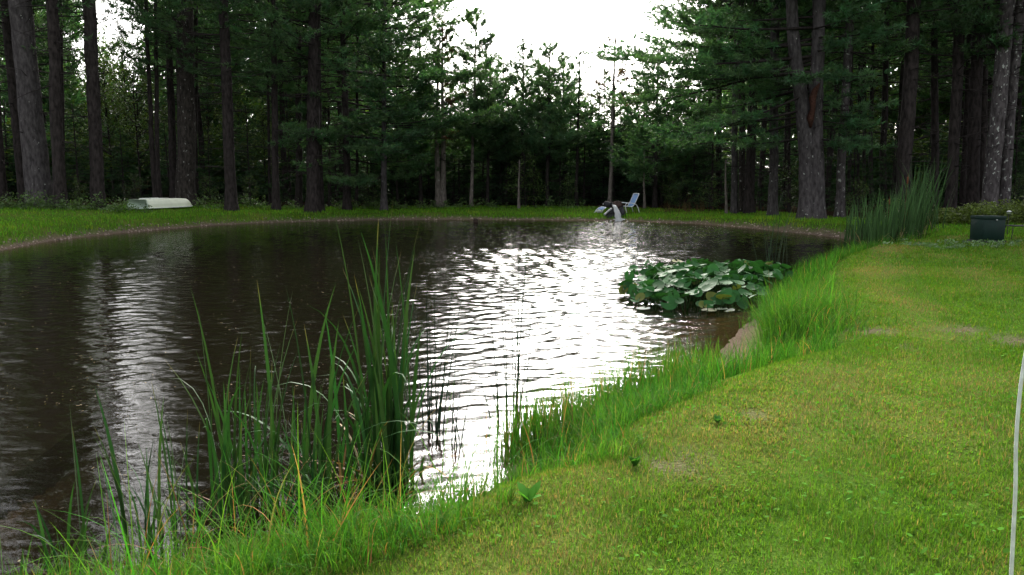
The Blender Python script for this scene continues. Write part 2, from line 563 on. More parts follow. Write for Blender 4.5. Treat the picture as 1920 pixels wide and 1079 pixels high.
# ------------------------------------------------------------------ trees
def crown_mesh(name, seed, H, cb, L0, spacing=0.55, per=5, e_low=-2, e_high=42, sub=3.2, nl=0.24, nw=0.034, K=7, col=(0.038, 0.081, 0.034),
               thin=1.0, bias=None, droop=0.0, upturn=0.22, dead=8, dead_z=(2.0, 8.0), dead_L=1.5, rust=0.0, leaf=False, shape=0.8, start=0.28, r0=0.2, top_thin=None, fol_cb=None):
    """the crown of one tree: limbs and needle tufts (or leaves) in one mesh, trunk axis at the origin"""
    g = np.random.RandomState(seed)
    zs = np.arange(cb, H - 0.15, spacing)
    zb = np.repeat(zs, per) + g.uniform(-.5, .5, len(zs) * per) * spacing
    zb = np.clip(zb, cb, H - 0.15)
    nbr = len(zb)
    keepb = g.rand(nbr) < thin
    zb = zb[keepb]; nbr = len(zb)
    phi = g.rand(nbr) * 2 * np.pi
    u = (zb - cb) / max(H - cb, 0.1)
    L = L0 * ((1 - u) ** shape) * np.minimum(1, 0.6 + u * 3) * g.uniform(.55, 1.15, nbr) + 0.32
    if bias is not None:
        L *= 1 + bias[1] * np.cos(phi - bias[0])
    e0 = R(e_low) + (R(e_high) - R(e_low)) * u ** 1.2 + g.normal(0, R(7), nbr)
    k = 7
    s = np.linspace(0, 1, k)[None, :]
    rad_h = L[:, None] * s * np.cos(e0)[:, None]
    zz_ = zb[:, None] + L[:, None] * (np.sin(e0)[:, None] * s - droop * s ** 1.5 + upturn * s ** 2.6)
    wob = np.cumsum(g.normal(0, 0.05, (nbr, k)), 1) * L[:, None] * 0.35 * s
    P = np.stack([np.cos(phi)[:, None] * rad_h - np.sin(phi)[:, None] * wob, np.sin(phi)[:, None] * rad_h + np.cos(phi)[:, None] * wob, zz_], -1)
    Rr = (0.011 + 0.0075 * L)[:, None] * (1.05 - 0.9 * s)
    mb = MB()
    V, fs = tubes(P, Rr, 4, cap=False)
    mb.add(V, fs, (0.04, 0.034, 0.03), 0)
    if dead:
        nd = dead
        pd, zd, Ld = g.rand(nd) * 6.28, g.uniform(dead_z[0], dead_z[1], nd), dead_L * g.uniform(.3, 1.2, nd)
        sd_ = np.linspace(0, 1, 5)[None, :]
        ez = R(12) * g.normal(0, 1, nd)
        wobd = np.cumsum(g.normal(0, 0.09, (nd, 5)), 1) * Ld[:, None] * 0.5 * sd_
        PD = np.stack([np.cos(pd)[:, None] * (sd_ * Ld[:, None] + r0 * 0.7) - np.sin(pd)[:, None] * wobd, np.sin(pd)[:, None] * (sd_ * Ld[:, None] + r0 * 0.7) + np.cos(pd)[:, None] * wobd,
                       zd[:, None] + np.sin(ez)[:, None] * sd_ * Ld[:, None] - 0.12 * sd_ ** 2 * Ld[:, None]], -1)
        V, fs = tubes(PD, (0.012 + 0.008 * Ld)[:, None] * (1.05 - 0.85 * sd_), 4, cap=False)
        mb.add(V, fs, (0.06, 0.052, 0.046), 0)
    # sub-branches
    ns = np.maximum(2, (L * sub * g.uniform(.8, 1.2, nbr))).astype(int)
    if fol_cb is not None:
        ns = np.where(zb < fol_cb, (ns * 0.25).astype(int), ns)
    if top_thin is not None:
        ns = np.where(zb > top_thin, np.maximum(1, (ns * 0.6)).astype(int), ns)
    ib = np.repeat(np.arange(nbr), ns)
    t = start + (1 - start) * g.rand(len(ib)) ** 0.8
    fi = t * (k - 1)
    i0 = np.minimum(fi.astype(int), k - 2)
    fr_ = (fi - i0)[:, None]
    p0 = P[ib, i0] * (1 - fr_) + P[ib, i0 + 1] * fr_
    tg = P[ib, i0 + 1] - P[ib, i0]
    tg /= np.linalg.norm(tg, axis=1, keepdims=True) + 1e-9
    a_ = g.choice([-1, 1], len(ib)) * R(1) * g.uniform(22, 72, len(ib)) * (1 - 0.35 * (t > 0.9))
    ca, sa = np.cos(a_), np.sin(a_)
    d = np.stack([tg[:, 0] * ca - tg[:, 1] * sa, tg[:, 0] * sa + tg[:, 1] * ca, tg[:, 2] * 0.6 + g.normal(0.10, 0.12, len(ib))], 1)
    d /= np.linalg.norm(d, axis=1, keepdims=True)
    ls = np.clip((0.20 + 0.30 * (1 - t)) * L[ib] * g.uniform(.6, 1.3, len(ib)), 0.22, 1.5)
    # twigs
    st = np.linspace(0, 1, 3)[None, :, None]
    PT = p0[:, None, :] + d[:, None, :] * ls[:, None, None] * st
    PT[:, :, 2] += 0.08 * ls[:, None] * np.array([0, .3, 1.0])[None, :]
    V, fs = tubes(PT, np.tile(np.array([0.009, 0.007, 0.004]), (len(ib), 1)), 3, cap=False)
    mb.add(V, fs, (0.04, 0.034, 0.03), 0)
    nt_ = np.maximum(2, np.ceil(ls / (0.15 if not leaf else 0.11))).astype(int)
    it = np.repeat(np.arange(len(ib)), nt_)
    w = 0.15 + 0.85 * g.rand(len(it))
    T = p0[it] + d[it] * (ls[it] * w)[:, None]
    T[:, 2] += 0.08 * ls[it] * w ** 2
    T += g.normal(0, 0.035 if not leaf else 0.09, T.shape)
    cl = np.array(col)[None, :] * (0.72 + 0.56 * g.rand(len(ib)))[:, None]
    cl[:, 0] *= 0.85 + 0.4 * g.rand(len(ib)); 
    bcol = 0.8 + 0.4 * g.rand(nbr)
    cl *= bcol[ib][:, None]
    if rust > 0:
        rz = g.rand(nbr) < rust
        cl = np.where(rz[ib][:, None], np.array([[0.085, 0.045, 0.032]]) * g.uniform(.7, 1.2, (len(ib), 1)), cl)
    ct = cl[it]
    if not leaf:
        Kt = K
        TT = np.repeat(T, Kt, 0)
        DD = np.repeat(d[it], Kt, 0)
        v = g.normal(0, 1, TT.shape)
        v[:, 2] = v[:, 2] * 0.75 + 0.25
        v /= np.linalg.norm(v, axis=1, keepdims=True)
        dr = DD * 0.85 + v
        dr /= np.linalg.norm(dr, axis=1, keepdims=True)
        sdv = np.cross(dr, g.normal(0, 1, TT.shape))
        sdv /= np.linalg.norm(sdv, axis=1, keepdims=True) + 1e-9
        ln = nl * g.uniform(.6, 1.15, len(TT))[:, None]
        wd = nw * g.uniform(.7, 1.3, len(TT))[:, None]
        V = np.stack([TT - sdv * wd * 0.5 + dr * ln * 0.05, TT + sdv * wd * 0.5 + dr * ln * 0.05, TT + dr * ln], 1).reshape(-1, 3)
        fs = [np.arange(len(V)).reshape(-1, 3)]
        cc = np.repeat(np.repeat(ct, Kt, 0) * g.uniform(.8, 1.2, (len(TT), 1)), 3, 0)
    else:
        nq = np.repeat(np.arange(len(T)), max(1, K))
        TT = T[nq] + g.normal(0, 0.09, (len(nq), 3))
        nrm = g.normal(0, 1, TT.shape); nrm[:, 2] = np.abs(nrm[:, 2]) + 0.5
        nrm /= np.linalg.norm(nrm, axis=1, keepdims=True)
        a1 = np.cross(nrm, g.normal(0, 1, TT.shape)); a1 /= np.linalg.norm(a1, axis=1, keepdims=True) + 1e-9
        a2 = np.cross(nrm, a1)
        ln = nl * g.uniform(.6, 1.2, len(TT))[:, None]
        V = np.stack([TT - a1 * ln * .5, TT + a2 * ln * .3, TT + a1 * ln * .5, TT - a2 * ln * .3], 1).reshape(-1, 3)
        fs = [np.arange(len(V)).reshape(-1, 4)]
        cc = np.repeat(ct[nq] * g.uniform(.75, 1.3, (len(TT), 1)), 4, 0)
    mb.add(V, fs, cc, 1)
    o = mb.build("crown", [M_LIMB, M_LEAF if leaf else M_NEEDLE])
    me = o.data
    bpy.data.objects.remove(o)
    me.name = name + "_crown"
    return me

def trunk_mesh(seed, stems, mat):
    """stems: list of (control points [(dx,dy,z)...], base radius, top radius)"""
    g = np.random.RandomState(seed)
    mb = MB()
    for pts, ra, rb in stems:
        pts = np.array(pts, float)
        zmax = pts[-1, 2]
        k = max(10, int(zmax / 0.55))
        zz_ = np.linspace(0, 1, k) ** 1.15 * (zmax + 0.35) - 0.35
        px_ = np.interp(zz_, pts[:, 2], pts[:, 0]); py_ = np.interp(zz_, pts[:, 2], pts[:, 1])
        for arr in (px_, py_):                      # round the corners of the control line
            for _ in range(3):
                arr[1:-1] = (arr[:-2] + 2 * arr[1:-1] + arr[2:]) / 4
        px_ += np.cumsum(g.normal(0, 0.012, k)); py_ += np.cumsum(g.normal(0, 0.012, k))
        hh = np.clip(zz_ / zmax, 0, 1)
        rr = ra + (rb - ra) * hh ** 0.85
        rr = rr * (1 + 0.38 * np.exp(-np.maximum(zz_, 0) / 0.45))
        sides = 14 if ra > 0.12 else 8
        wob = 1 + g.normal(0, 0.035, (1, k, sides)) + 0.10 * np.exp(-np.maximum(zz_, 0) / 0.35)[None, :, None] * np.sin(np.arange(sides) * 2.1 + seed)[None, None, :]
        V, fs = tubes(np.stack([px_, py_, zz_], 1)[None], rr[None], sides, True, wob)
        mb.add(V, fs)
    o = mb.build("trunk", mat, smooth_sh=True)
    me = o.data
    bpy.data.objects.remove(o)
    return me

def tree(name, x, y, label, crown, stems, mat, seed=0, rz=0.0, tilt=0.0, group=None, cat="tree", cz=0.0, cs=1.0, ctw=None):
    root = empty(name, (x, y, gz(x, y)))
    root.rotation_euler = (0, tilt, 0)
    tag(root, label, cat, group)
    tm = stems if isinstance(stems, bpy.types.Mesh) else trunk_mesh(seed, stems, mat)
    t = bpy.data.objects.new("trunk", tm); COL.objects.link(t); t.parent = root
    if crown is not None:
        c = bpy.data.objects.new("crown", crown); COL.objects.link(c); c.parent = root
        c.location = (0, 0, cz); c.rotation_euler = (0, 0, rz); c.scale = (cs, cs, cs if ctw is None else ctw)
    return root

# crowns shared by several trees (the wood's tall white pines carry their needles high up)
PG = (0.053, 0.115, 0.049)
TALL = [crown_mesh("tall_%d" % i, 100 + i, 30 + (i % 3), 5.8 + 1.1 * (i % 3), 4.2, spacing=0.68, per=4, e_low=-6, e_high=35, sub=3.0, droop=.05, dead=16, dead_z=(2.0, 7.0), dead_L=1.6,
                   top_thin=15.5, nl=.27, nw=.042, K=6, col=PG, r0=.3, start=.3, fol_cb=6.4, shape=.5) for i in range(5)]
SPARSE = [crown_mesh("sparse_%d" % i, 140 + i, 28, 6.5, 2.9, spacing=0.8, per=3, e_low=-4, e_high=35, sub=2.4, dead=22, dead_z=(2.5, 9.0), dead_L=1.6, top_thin=15, nl=.26, nw=.042, K=6, col=PG, r0=.25, fol_cb=8.2) for i in range(3)]
MID = [crown_mesh("mid_%d" % i, 170 + i, 9.5 + i, 1.4 + 0.5 * i, 2.5, spacing=0.5, per=5, e_low=-4, e_high=45, sub=4.6, dead=6, dead_z=(.6, 2.0), dead_L=1.0, nl=.29, nw=.048, K=7, col=(0.061, 0.133, 0.057)) for i in range(3)]
HEM = [crown_mesh("hemlock_%d" % i, 190 + i, 7.0 + i, 0.4, 2.3, spacing=0.36, per=5, e_low=-6, e_high=30, sub=4.2, dead=0, droop=.16, upturn=0.0, nl=.12, nw=.05, K=7, col=(0.028, 0.063, 0.027), shape=.9) for i in range(2)]
BROAD = [crown_mesh("broadleaf_%d" % i, 210 + i, 9.0, 2.0, 2.8, spacing=0.6, per=4, e_low=15, e_high=65, sub=3.6, dead=0, leaf=True, nl=.17, K=2, col=(0.074, 0.124, 0.026), shape=.55, upturn=.1) for i in range(2)]
SAPL = [crown_mesh("sapling_%d" % i, 230 + i, 3.2, 0.5, 1.1, spacing=0.3, per=4, e_low=5, e_high=55, sub=5.0, dead=0, leaf=True, nl=.13, K=2, col=(0.064, 0.116, 0.029), shape=.6, upturn=.1) for i in range(2)]

def straight(h, r0, r1=None, bend=0.0):
    return [([(0, 0, 0), (bend, 0, h * 0.45), (0, 0, h)], r0, r0 * 0.3 if r1 is None else r1)]

def px_tree(name, pxb, y, pxt, wpx, label, crown, mat=None, H=22, rz=0.0, seed=0, pyt=0, stems=None, group=None, cz=0.0, cs=1.0, ctw=None, r1=None, bend=0.0):
    """a tree whose foot is at photo column pxb, distance y, and which passes column pxt at the photo row pyt"""
    mat = mat or M_BARK
    x = x_at(pxb, y, 0.5)
    hz = h_at(pyt, y)
    xt = x_at(pxt, y, hz)
    tilt = math.atan2(xt - x, hz - gz(x, y))
    r0 = wpx / F * y / 2
    if crown in TALL: H = 30
    elif crown in SPARSE: H = max(H, 27)
    if stems is None:
        stems = straight(H, r0, r1, bend)
    return tree(name, x, y, label, crown, stems, mat, seed, rz, tilt, group, cz=cz, cs=cs, ctw=ctw)

P_ = px_tree
# --- left bank
P_("pine_tree", 50, 37.5, 8, 22, "dark pine trunk just behind the thick grey pine at the edge of the lawn", SPARSE[0], H=23, rz=.4, seed=1)
P_("pine_tree", 78, 35.5, 40, 44, "thickest smooth grey pine trunk, flared at the foot and leaning, on the grassy bank", SPARSE[1], M_BARK_GREY, H=24, rz=1.7, seed=2, r1=.3)
P_("pine_tree", 113, 34.8, 97, 22, "straight dark pine trunk beside the thick grey leaning pine", SPARSE[2], H=23, rz=2.9, seed=3, r1=.16)
P_("pine_tree", 122, 46, 113, 8, "thin dark pine trunk seen between two stout trunks near the thick grey pine", SPARSE[0], H=19, cs=.6, ctw=1.0, rz=3.9, seed=4)
P_("pine_tree", 184, 35.8, 166, 24, "stout dark straight pine trunk standing alone in weeds before the bright gap in the canopy", SPARSE[1], H=24, cs=.6, ctw=1.0, rz=5.1, seed=5, r1=.2)
_y = 42.0
_k = _y / F
P_("pine_tree", 296, _y, 290, 9, "slim pine with two stems rising from one foot behind the overturned boat", SPARSE[2], H=20, cs=.6, ctw=1.0, rz=.2, seed=6,
   stems=[([(-.05, 0, 0), (-.2, 0, 2.5), (-.48, 0, 9.5), (-.7, 0, 20)], 4.8 * _k, .05), ([(.05, .05, 0), (.0, 0, 2.5), (-.02, 0, 9.5), (.1, 0, 19)], 4.8 * _k, .05)])
P_("pine_tree", 327, 46.5, 316, 15, "dark pine trunk pressed close behind the thick lichen-spotted pine by the boat", TALL[0], H=22, rz=1.0, cs=.6, ctw=1.0, seed=7)
P_("pine_tree", 350, 42.3, 344, 35, "thick rough-barked pine with pale lichen spots rising behind the bow of the overturned boat", TALL[1], M_BARK_SPOT, H=24, rz=2.2, seed=8, r1=.28)
P_("pine_tree", 369, 47, 367, 10, "slim dark pine trunk half hidden by the lichen-spotted pine behind the boat", TALL[2], H=20, rz=3.0, seed=9)
P_("pine_tree", 433, 40, 417, 21, "stout dark pine leaning slightly, first one clear of the overturned boat's bow", TALL[3], H=23, rz=4.0, seed=10, r1=.17)
P_("pine_tree", 506, 47, 503, 6, "very thin dark trunk close beside a straight black pine on the lawn edge", SPARSE[0], H=17, rz=5.0, seed=11)
P_("pine_tree", 518, 42, 511, 14, "straight near-black pine trunk midway between the boat and the paired trunks", SPARSE[1], H=22, rz=.8, seed=12)
P_("pine_tree", 560, 45, 556, 13, "dark pine trunk in shade just behind the stout paired trunks on the lawn edge", TALL[4], H=22, rz=1.9, seed=13)
P_("pine_tree", 586, 41.5, 591, 25, "stout brown pine trunk at the lawn edge with a thinner trunk touching its foot", TALL[0], H=24, rz=2.7, seed=14, r1=.2)
P_("pine_tree", 602, 42.2, 597, 11, "slender pine trunk touching the foot of the stout brown pine", SPARSE[2], H=20, rz=3.4, seed=15)
P_("pine_tree", 619, 47, 617, 6, "thin pale trunk in deep shade beneath the big bough-laden pine", SPARSE[0], H=16, rz=4.4, seed=16)
BIG = crown_mesh("bough_pine", 301, 22, 1.8, 5.6, spacing=0.5, per=5, e_low=-9, e_high=30, sub=4.4, droop=.06, upturn=.12, dead=8, dead_z=(1, 3.2), dead_L=1.8, nl=.27, nw=.042, K=7, col=(0.058, 0.124, 0.051), bias=(0.15, .45), r0=.3, thin=.8, top_thin=16, start=.3)
P_("pine_tree", 651, 43.5, 640, 15, "big pine clothed low with broad dark green boughs that hang toward the pond", BIG, H=22, rz=0, seed=17)
P_("pine_tree", 668, 46, 668, 6, "thin pale trunk under the lowest boughs of the big bough-laden pine", SPARSE[1], H=15, rz=.5, seed=18)
PLUME = crown_mesh("plume_pine", 303, 16, 2.6, 3.2, spacing=0.5, per=5, e_low=-4, e_high=40, sub=3.4, dead=5, dead_z=(.8, 2.4), dead_L=2.0, nl=.27, nw=.042, K=7, col=(0.054, 0.124, 0.057), bias=(-.4, .3))
P_("pine_tree", 720, 43.5, 722, 12, "pine with short bare grey trunk under feathery boughs and a broken limb low down", PLUME, M_BARK_GREY, H=16, rz=0, seed=19)
P_("pine_tree", 745, 48, 744, 5, "thin dark pole of a pine in shade behind the pine with the bare grey trunk", MID[0], H=10, rz=1.5, seed=20, cz=1.0)
P_("pine_tree", 789, 49, 786, 8, "thin greyish pine trunk next to the rust-tinged twin pine at the far bank", MID[1], H=11, rz=2.5, seed=21)

# --- far bank, seen against the sky
_y = 48.0
_k = _y / F
H1 = h_at(40, _y) - .4
C1 = crown_mesh("rusty_pine", 311, H1, 3.3, 1.75, spacing=.33, per=4, e_low=0, e_high=50, sub=7, nl=.30, nw=.042, K=9, thin=.85, start=.08, rust=.34, dead=22, dead_z=(2.0, 6.0), dead_L=1.3, col=(0.056, 0.107, 0.049), shape=.5, r0=.1)
P_("pine_tree", 826, _y, 827, 14, "twin-stemmed pine with rust-brown dead foliage among its green, topped against the white sky", C1, M_BARK_PALE, seed=22, pyt=40,
   stems=[([(-.12, 0, 0), (-.2, 0, 3), (-.18, 0, 7), (-.05, 0, H1 - .5)], 6.5 * _k, .03), ([(.15, .05, 0), (.15, 0, 3), (.1, 0, 7), (.05, 0, H1)], 6.5 * _k, .03)])
H2 = h_at(26, _y) - .4
C2 = crown_mesh("feathery_pine", 313, H2, 4.2, 1.9, spacing=.36, per=4, e_low=2, e_high=50, sub=7, nl=.32, nw=.042, K=9, thin=.85, start=.08, dead=16, dead_z=(2.0, 5.5), dead_L=1.1, col=(0.059, 0.122, 0.058), shape=.62, r0=.08)
P_("pine_tree", 883, _y, 894, 7, "tallest slender feathery pine against the white sky over the far bank", C2, M_BARK_PALE, H=H2, seed=23, pyt=26, r1=.04)
def slim(px, pxt, pyt, y, seed, label, L0=1.9, thin=.75, cb=3.0, wpx=7, mat=None, rust=0.0, col=(0.059, 0.122, 0.058), shape=.7, spacing=.4, **kw):
    h = h_at(pyt, y) - .4
    c = crown_mesh("slim_%d" % seed, 400 + seed, h, cb, L0, spacing=spacing, per=4, e_low=0, e_high=48, sub=6.5, nl=.32, nw=.042, K=9, thin=min(1, thin * 1.25), start=.1, dead=10, dead_z=(1.0, 4.0), dead_L=1.0, col=col, shape=shape, rust=rust, r0=.08, **kw)
    return P_("pine_tree", px, y, pxt, wpx, label, c, mat, H=h, seed=seed, pyt=pyt, r1=.04)
slim(914, 921, 112, 50, 31, "bushy blue-green pine beside the tallest feathery pine, shorter than it", 2.3, .85, 2.6)
slim(938, 941, 118, 53, 32, "small-topped pine peeping up just behind a bushy blue-green pine on the far bank", 1.9, .8, 2.5)
slim(978, 983, 85, 50, 33, "spire-topped pine rising above a bare orange-brown pole at the far bank", 2.0, .75, 2.8)
slim(1008, 1011, 128, 54, 34, "low pine filling the gap behind two spire-topped pines on the far bank", 2.0, .85, 2.2)
slim(1027, 1033, 90, 49, 35, "dense dark spire pine midway along the far bank with ragged layered boughs", 2.4, .85, 2.8, 8)
slim(1056, 1058, 118, 53, 36, "pale green narrow pine tucked behind the dense dark spire pine", 1.7, .8, 2.5)
slim(1080, 1086, 96, 49.5, 37, "thin-crowned pine with a nearly bare upper stem and few tufts against the sky", 1.35, .42, 3.4, 7)
H7 = h_at(68, 48.5) - .4
C7 = crown_mesh("gaunt_pine", 317, H7, 6.0, 1.75, spacing=.5, per=4, e_low=-2, e_high=12, sub=5.5, nl=.24, nw=.055, K=7, thin=.75, dead=26, dead_z=(2.5, 7.5), dead_L=1.7, col=(0.051, 0.061, 0.038), shape=.8, r0=.07, rust=.3, upturn=.08)
P_("pine_tree", 1143, 48.5, 1152, 8, "gaunt, almost dead pine with flat bare side branches rising behind the water spout", C7, M_BARK_PALE, H=H7, seed=38, pyt=68, r1=.04)
x = x_at(1148, 52, .4)
tree("hemlock_tree", x, 52, "broad near-black hemlock clothed to the ground behind the gaunt pine", HEM[1], straight(8, .13), M_BARK, 39, 1.0, cs=1.06)
x = x_at(1105, 54, .4)
tree("hemlock_tree", x, 54, "dark hemlock filling the gap between the thin-crowned pine and the gaunt pine", HEM[0], straight(7, .12), M_BARK, 40, 2.0, cs=1.1)
YOUNG = crown_mesh("young_pine", 331, h_at(105, 47), 1.2, 2.9, spacing=.42, per=5, e_low=2, e_high=50, sub=5.0, nl=.30, nw=.046, K=7, dead=0, col=(0.059, 0.130, 0.056), shape=.75)
P_("pine_tree", 1228, 47, 1236, 9, "full light green young pine beyond the reclining chair", YOUNG, H=h_at(105, 47), seed=41, pyt=105, r1=.04)
slim(1285, 1289, 150, 49, 42, "mid green young pine under the long boughs of the great forked pine", 2.5, .9, 1.4, col=(0.046, 0.095, 0.038))
# bare poles
def pole(px, y, pyt, wpx, label, seed, dead=10, tx=0):
    h = h_at(pyt, y) - .4
    c = crown_mesh("pole_%d" % seed, 500 + seed, h, h * .6, .7, spacing=.4, per=2, thin=.5, sub=1, K=1, nl=.1, nw=.02, dead=dead, dead_z=(.8, h * .9), dead_L=1.0, r0=.04, col=(0.05, 0.045, 0.035))
    return P_("dead_tree", px, y, px + tx, wpx, label, c, M_BARK_PALE, H=h, seed=seed, pyt=pyt, r1=.03)
pole(973, 46.2, 300, 5, "bare orange-brown dead pole standing at the edge of the far lawn", 43, 5)
pole(1208, 46.0, 285, 5, "pale dead snag with level broken twigs near the reclining chair", 44, 16)
pole(1362, 40.0, 300, 5, "pale thin dead pole beside a row of three trunks across the pond", 45, 6)

# --- right bank
P_("pine_tree", 1378, 40.2, 1383, 12, "grey pine trunk, nearest to the pale dead pole in a row of three", TALL[2], M_BARK_GREY, H=21, rz=.3, seed=50, r1=.12)
P_("pine_tree", 1392, 41.0, 1390, 13, "middle trunk of the row of three pines across the pond", TALL[3], M_BARK_SPOT, H=22, rz=1.2, seed=51, r1=.12)
P_("pine_tree", 1405, 39.8, 1414, 18, "widest and darkest trunk of the row of three pines across the pond", TALL[4], H=22, rz=2.0, seed=52, r1=.16)
P_("pine_tree", 1449, 37.5, 1456, 17, "grey pine trunk standing alone between the row of three and the great forked pine", TALL[0], M_BARK_GREY, H=22, rz=3.3, seed=53, r1=.15)
P_("pine_tree", 1481, 40, 1484, 6, "thin pine stem close beside the great forked pine", SPARSE[0], H=15, rz=3.9, seed=54)
_y = 33.5
_k = _y / F
GREAT = crown_mesh("great_pine", 341, 21, 3.1, 5.5, spacing=0.5, per=5, e_low=-8, e_high=24, sub=4.4, droop=.05, upturn=.10, dead=7, dead_z=(3.0, 5.5), dead_L=2.6, nl=.27, nw=.040, K=7, col=(0.059, 0.133, 0.059), bias=(math.pi, .40), r0=.35, thin=.85, top_thin=15, start=.2)
great = P_("pine_tree", 1523, _y, 1523, 40, "great forked pine with a torn reddish wound and long boughs over the pond edge", GREAT, M_BARK_GREY, seed=55,
   stems=[([(-.15, 0, 0), (-.16, 0, 2.2), (-.38, 0, 4.6), (-.72, 0, 7), (-.9, 0, 10), (-1.0, 0, 18)], .35, .12), ([(.15, .03, 0), (.10, 0, 2.2), (.08, 0, 4.6), (.22, 0, 7), (.3, 0, 10), (.2, 0, 20)], .36, .12)])
g = np.random.RandomState(5)
pts = np.array([[-.18, -.30, 3.75], [-.22, -.40, 4.1], [-.12, -.42, 4.5], [-.16, -.48, 4.9], [-.05, -.44, 5.2], [.1, -.55, 5.45]])
V, fs = tubes(pts[None], np.array([[.05, .13, .11, .15, .12, .03]]), 9, True, 1 + g.normal(0, .18, (1, 6, 9)))
build("torn_wound", V, fs, M_WOUND, great)["label"] = "torn reddish-brown wound where a limb broke off"
P_("pine_tree", 1574, 34.5, 1594, 16, "lichen-spotted pine trunk leaning slightly, next past the great forked pine", TALL[1], M_BARK_LICHEN, H=22, rz=.9, seed=56, r1=.13)
for i, (px, pt, y, w) in enumerate([(1592, 1600, 44, 8), (1608, 1613, 50, 6), (1619, 1624, 48, 7), (1634, 1640, 47, 8), (1656, 1668, 42, 13)]):
    lab = ["thin dark trunk nearest the leaning lichen-spotted pine, deep in shade", "thinnest stem deep in the shade between two leaning pines", "thin dark stem deep in shade before a yellow-green glimpse of the wood",
           "slim straight dark stem deep in the shade above the tall cattails", "dark pine trunk above the tallest tips of the cattail bed, behind a stouter trunk"][i]
    P_("pine_tree", px, y, pt, w, lab, (SPARSE[i % 3]), H=19, rz=i * 1.1, seed=60 + i)
P_("pine_tree", 1692, 33.0, 1712, 26, "stout dark pine trunk rising straight behind the tall cattail bed", TALL[2], H=24, rz=4.4, seed=66, r1=.2)
P_("pine_tree", 1750, 36, 1755, 15, "dark pine trunk in shade past the tip of the cattail bed", SPARSE[1], H=22, rz=2.0, seed=67)
P_("pine_tree", 1783, 33.5, 1801, 20, "dark leaning pine behind the yellow-green bushes, first of the close group of trunks", TALL[3], H=23, rz=5.0, seed=68, r1=.16)
P_("pine_tree", 1803, 38, 1820, 11, "slim dark pine trunk within the close group behind the yellow-green bushes", SPARSE[2], H=20, rz=.7, seed=69)
P_("pine_tree", 1822, 33.8, 1840, 22, "dark brown trunk directly behind the green utility cabinet, beside two pale leaning trunks", TALL[4], H=23, rz=1.7, seed=70, r1=.17)
_y = 32.0
_k = _y / F
P_("pine_tree", 1853, _y, 1890, 28, "pale grey curving pine trunk with lichen patches behind the green cabinet", SPARSE[0], M_BARK_LICHEN, H=22, rz=2.2, seed=71, r1=.2, bend=-.12, pyt=60)
P_("pine_tree", 1880, _y + .3, 1908, 19, "narrower lichen-patched pale trunk pressed against the pale curving pine", SPARSE[1], M_BARK_LICHEN, H=21, rz=3.2, seed=72, r1=.15, bend=.08, pyt=60)
P_("pine_tree", 1838, 37, 1848, 14, "dark trunk in shade glimpsed between the brown trunk and the pale curving pine", TALL[0], H=22, rz=3.8, seed=73)
P_("pine_tree", 1935, 33, 1950, 20, "dark pine trunk past the pale curving pair, at the edge of the view", TALL[1], H=23, rz=4.8, seed=74)
P_("pine_tree", -25, 36, -50, 24, "dark pine trunk past the thick grey leaning pine, at the edge of the view", TALL[2], H=23, rz=.8, seed=75)

# --- the wood behind: individual trees, copies
g = np.random.RandomState(21)
def proto(name, crown, h, r, mat, seed):
    return tree(name, 0, 400, "x", crown, straight(30 if crown in TALL else h, r), mat, seed)
PROTO = {'tall': [proto("pine_tree", TALL[i], 23, .19, M_BARK, 80 + i) for i in range(5)], 'mid': [proto("pine_tree", MID[i], 10 + i, .09, M_BARK, 90 + i) for i in range(3)],
         'hem': [proto("hemlock_tree", HEM[i], 7 + i, .10, M_BARK, 95 + i) for i in range(2)], 'broad': [proto("broadleaf_tree", BROAD[i], 8.5, .09, M_BARK, 97 + i) for i in range(2)],
         'sap': [proto("sapling", SAPL[i], 3.0, .03, M_BARK, 99 + i) for i in range(2)]}
PUSED = {}
def plant(kind, px, y, sc, label, group):
    lst = PROTO[kind]
    i = g.randint(len(lst))
    src = lst[i]
    o = copy_tree(src) if PUSED.get((kind, i)) else src
    PUSED[(kind, i)] = True
    xx = x_at(px, y, .5)
    o.location = (xx, y, gz(xx, y))
    s_ = sc * g.uniform(.93, 1.07)
    o.scale = (s_ * g.uniform(.9, 1.1), s_ * g.uniform(.9, 1.1), s_)
    o.rotation_euler = (g.normal(0, .015), g.normal(0, .015), g.rand() * 6.28)
    tag(o, label, {'tall': 'tree', 'mid': 'tree', 'hem': 'tree', 'broad': 'tree', 'sap': 'sapling'}[kind], group)
    return o
LW = "dark pine deep in the shaded wood behind the overturned boat and the trunks about it"
for px, y in [(-60, 44), (10, 47), (30, 56), (70, 50), (95, 60), (385, 54), (400, 66), (440, 57), (535, 55), (550, 66), (580, 58), (610, 62), (640, 54), (660, 66), (700, 56), (715, 64)]:
    plant('tall', px, y, 1.0, LW, "pines deep in the wood behind the boat")
RW = "dark pine deep in the shaded wood behind the great forked pine and the cattails"
for px, y in [(1330, 56), (1350, 50), (1425, 48), (1470, 52), (1510, 60), (1550, 48), (1605, 58), (1680, 46), (1740, 52), (1790, 56), (1830, 48), (1870, 44), (1900, 52), (1930, 45), (1965, 40), (1985, 50)]:
    plant('tall', px, y, 1.0, RW, "pines deep in the wood behind the forked pine")
CW = "young pine in the dense green ranks behind the slender pines of the far bank"
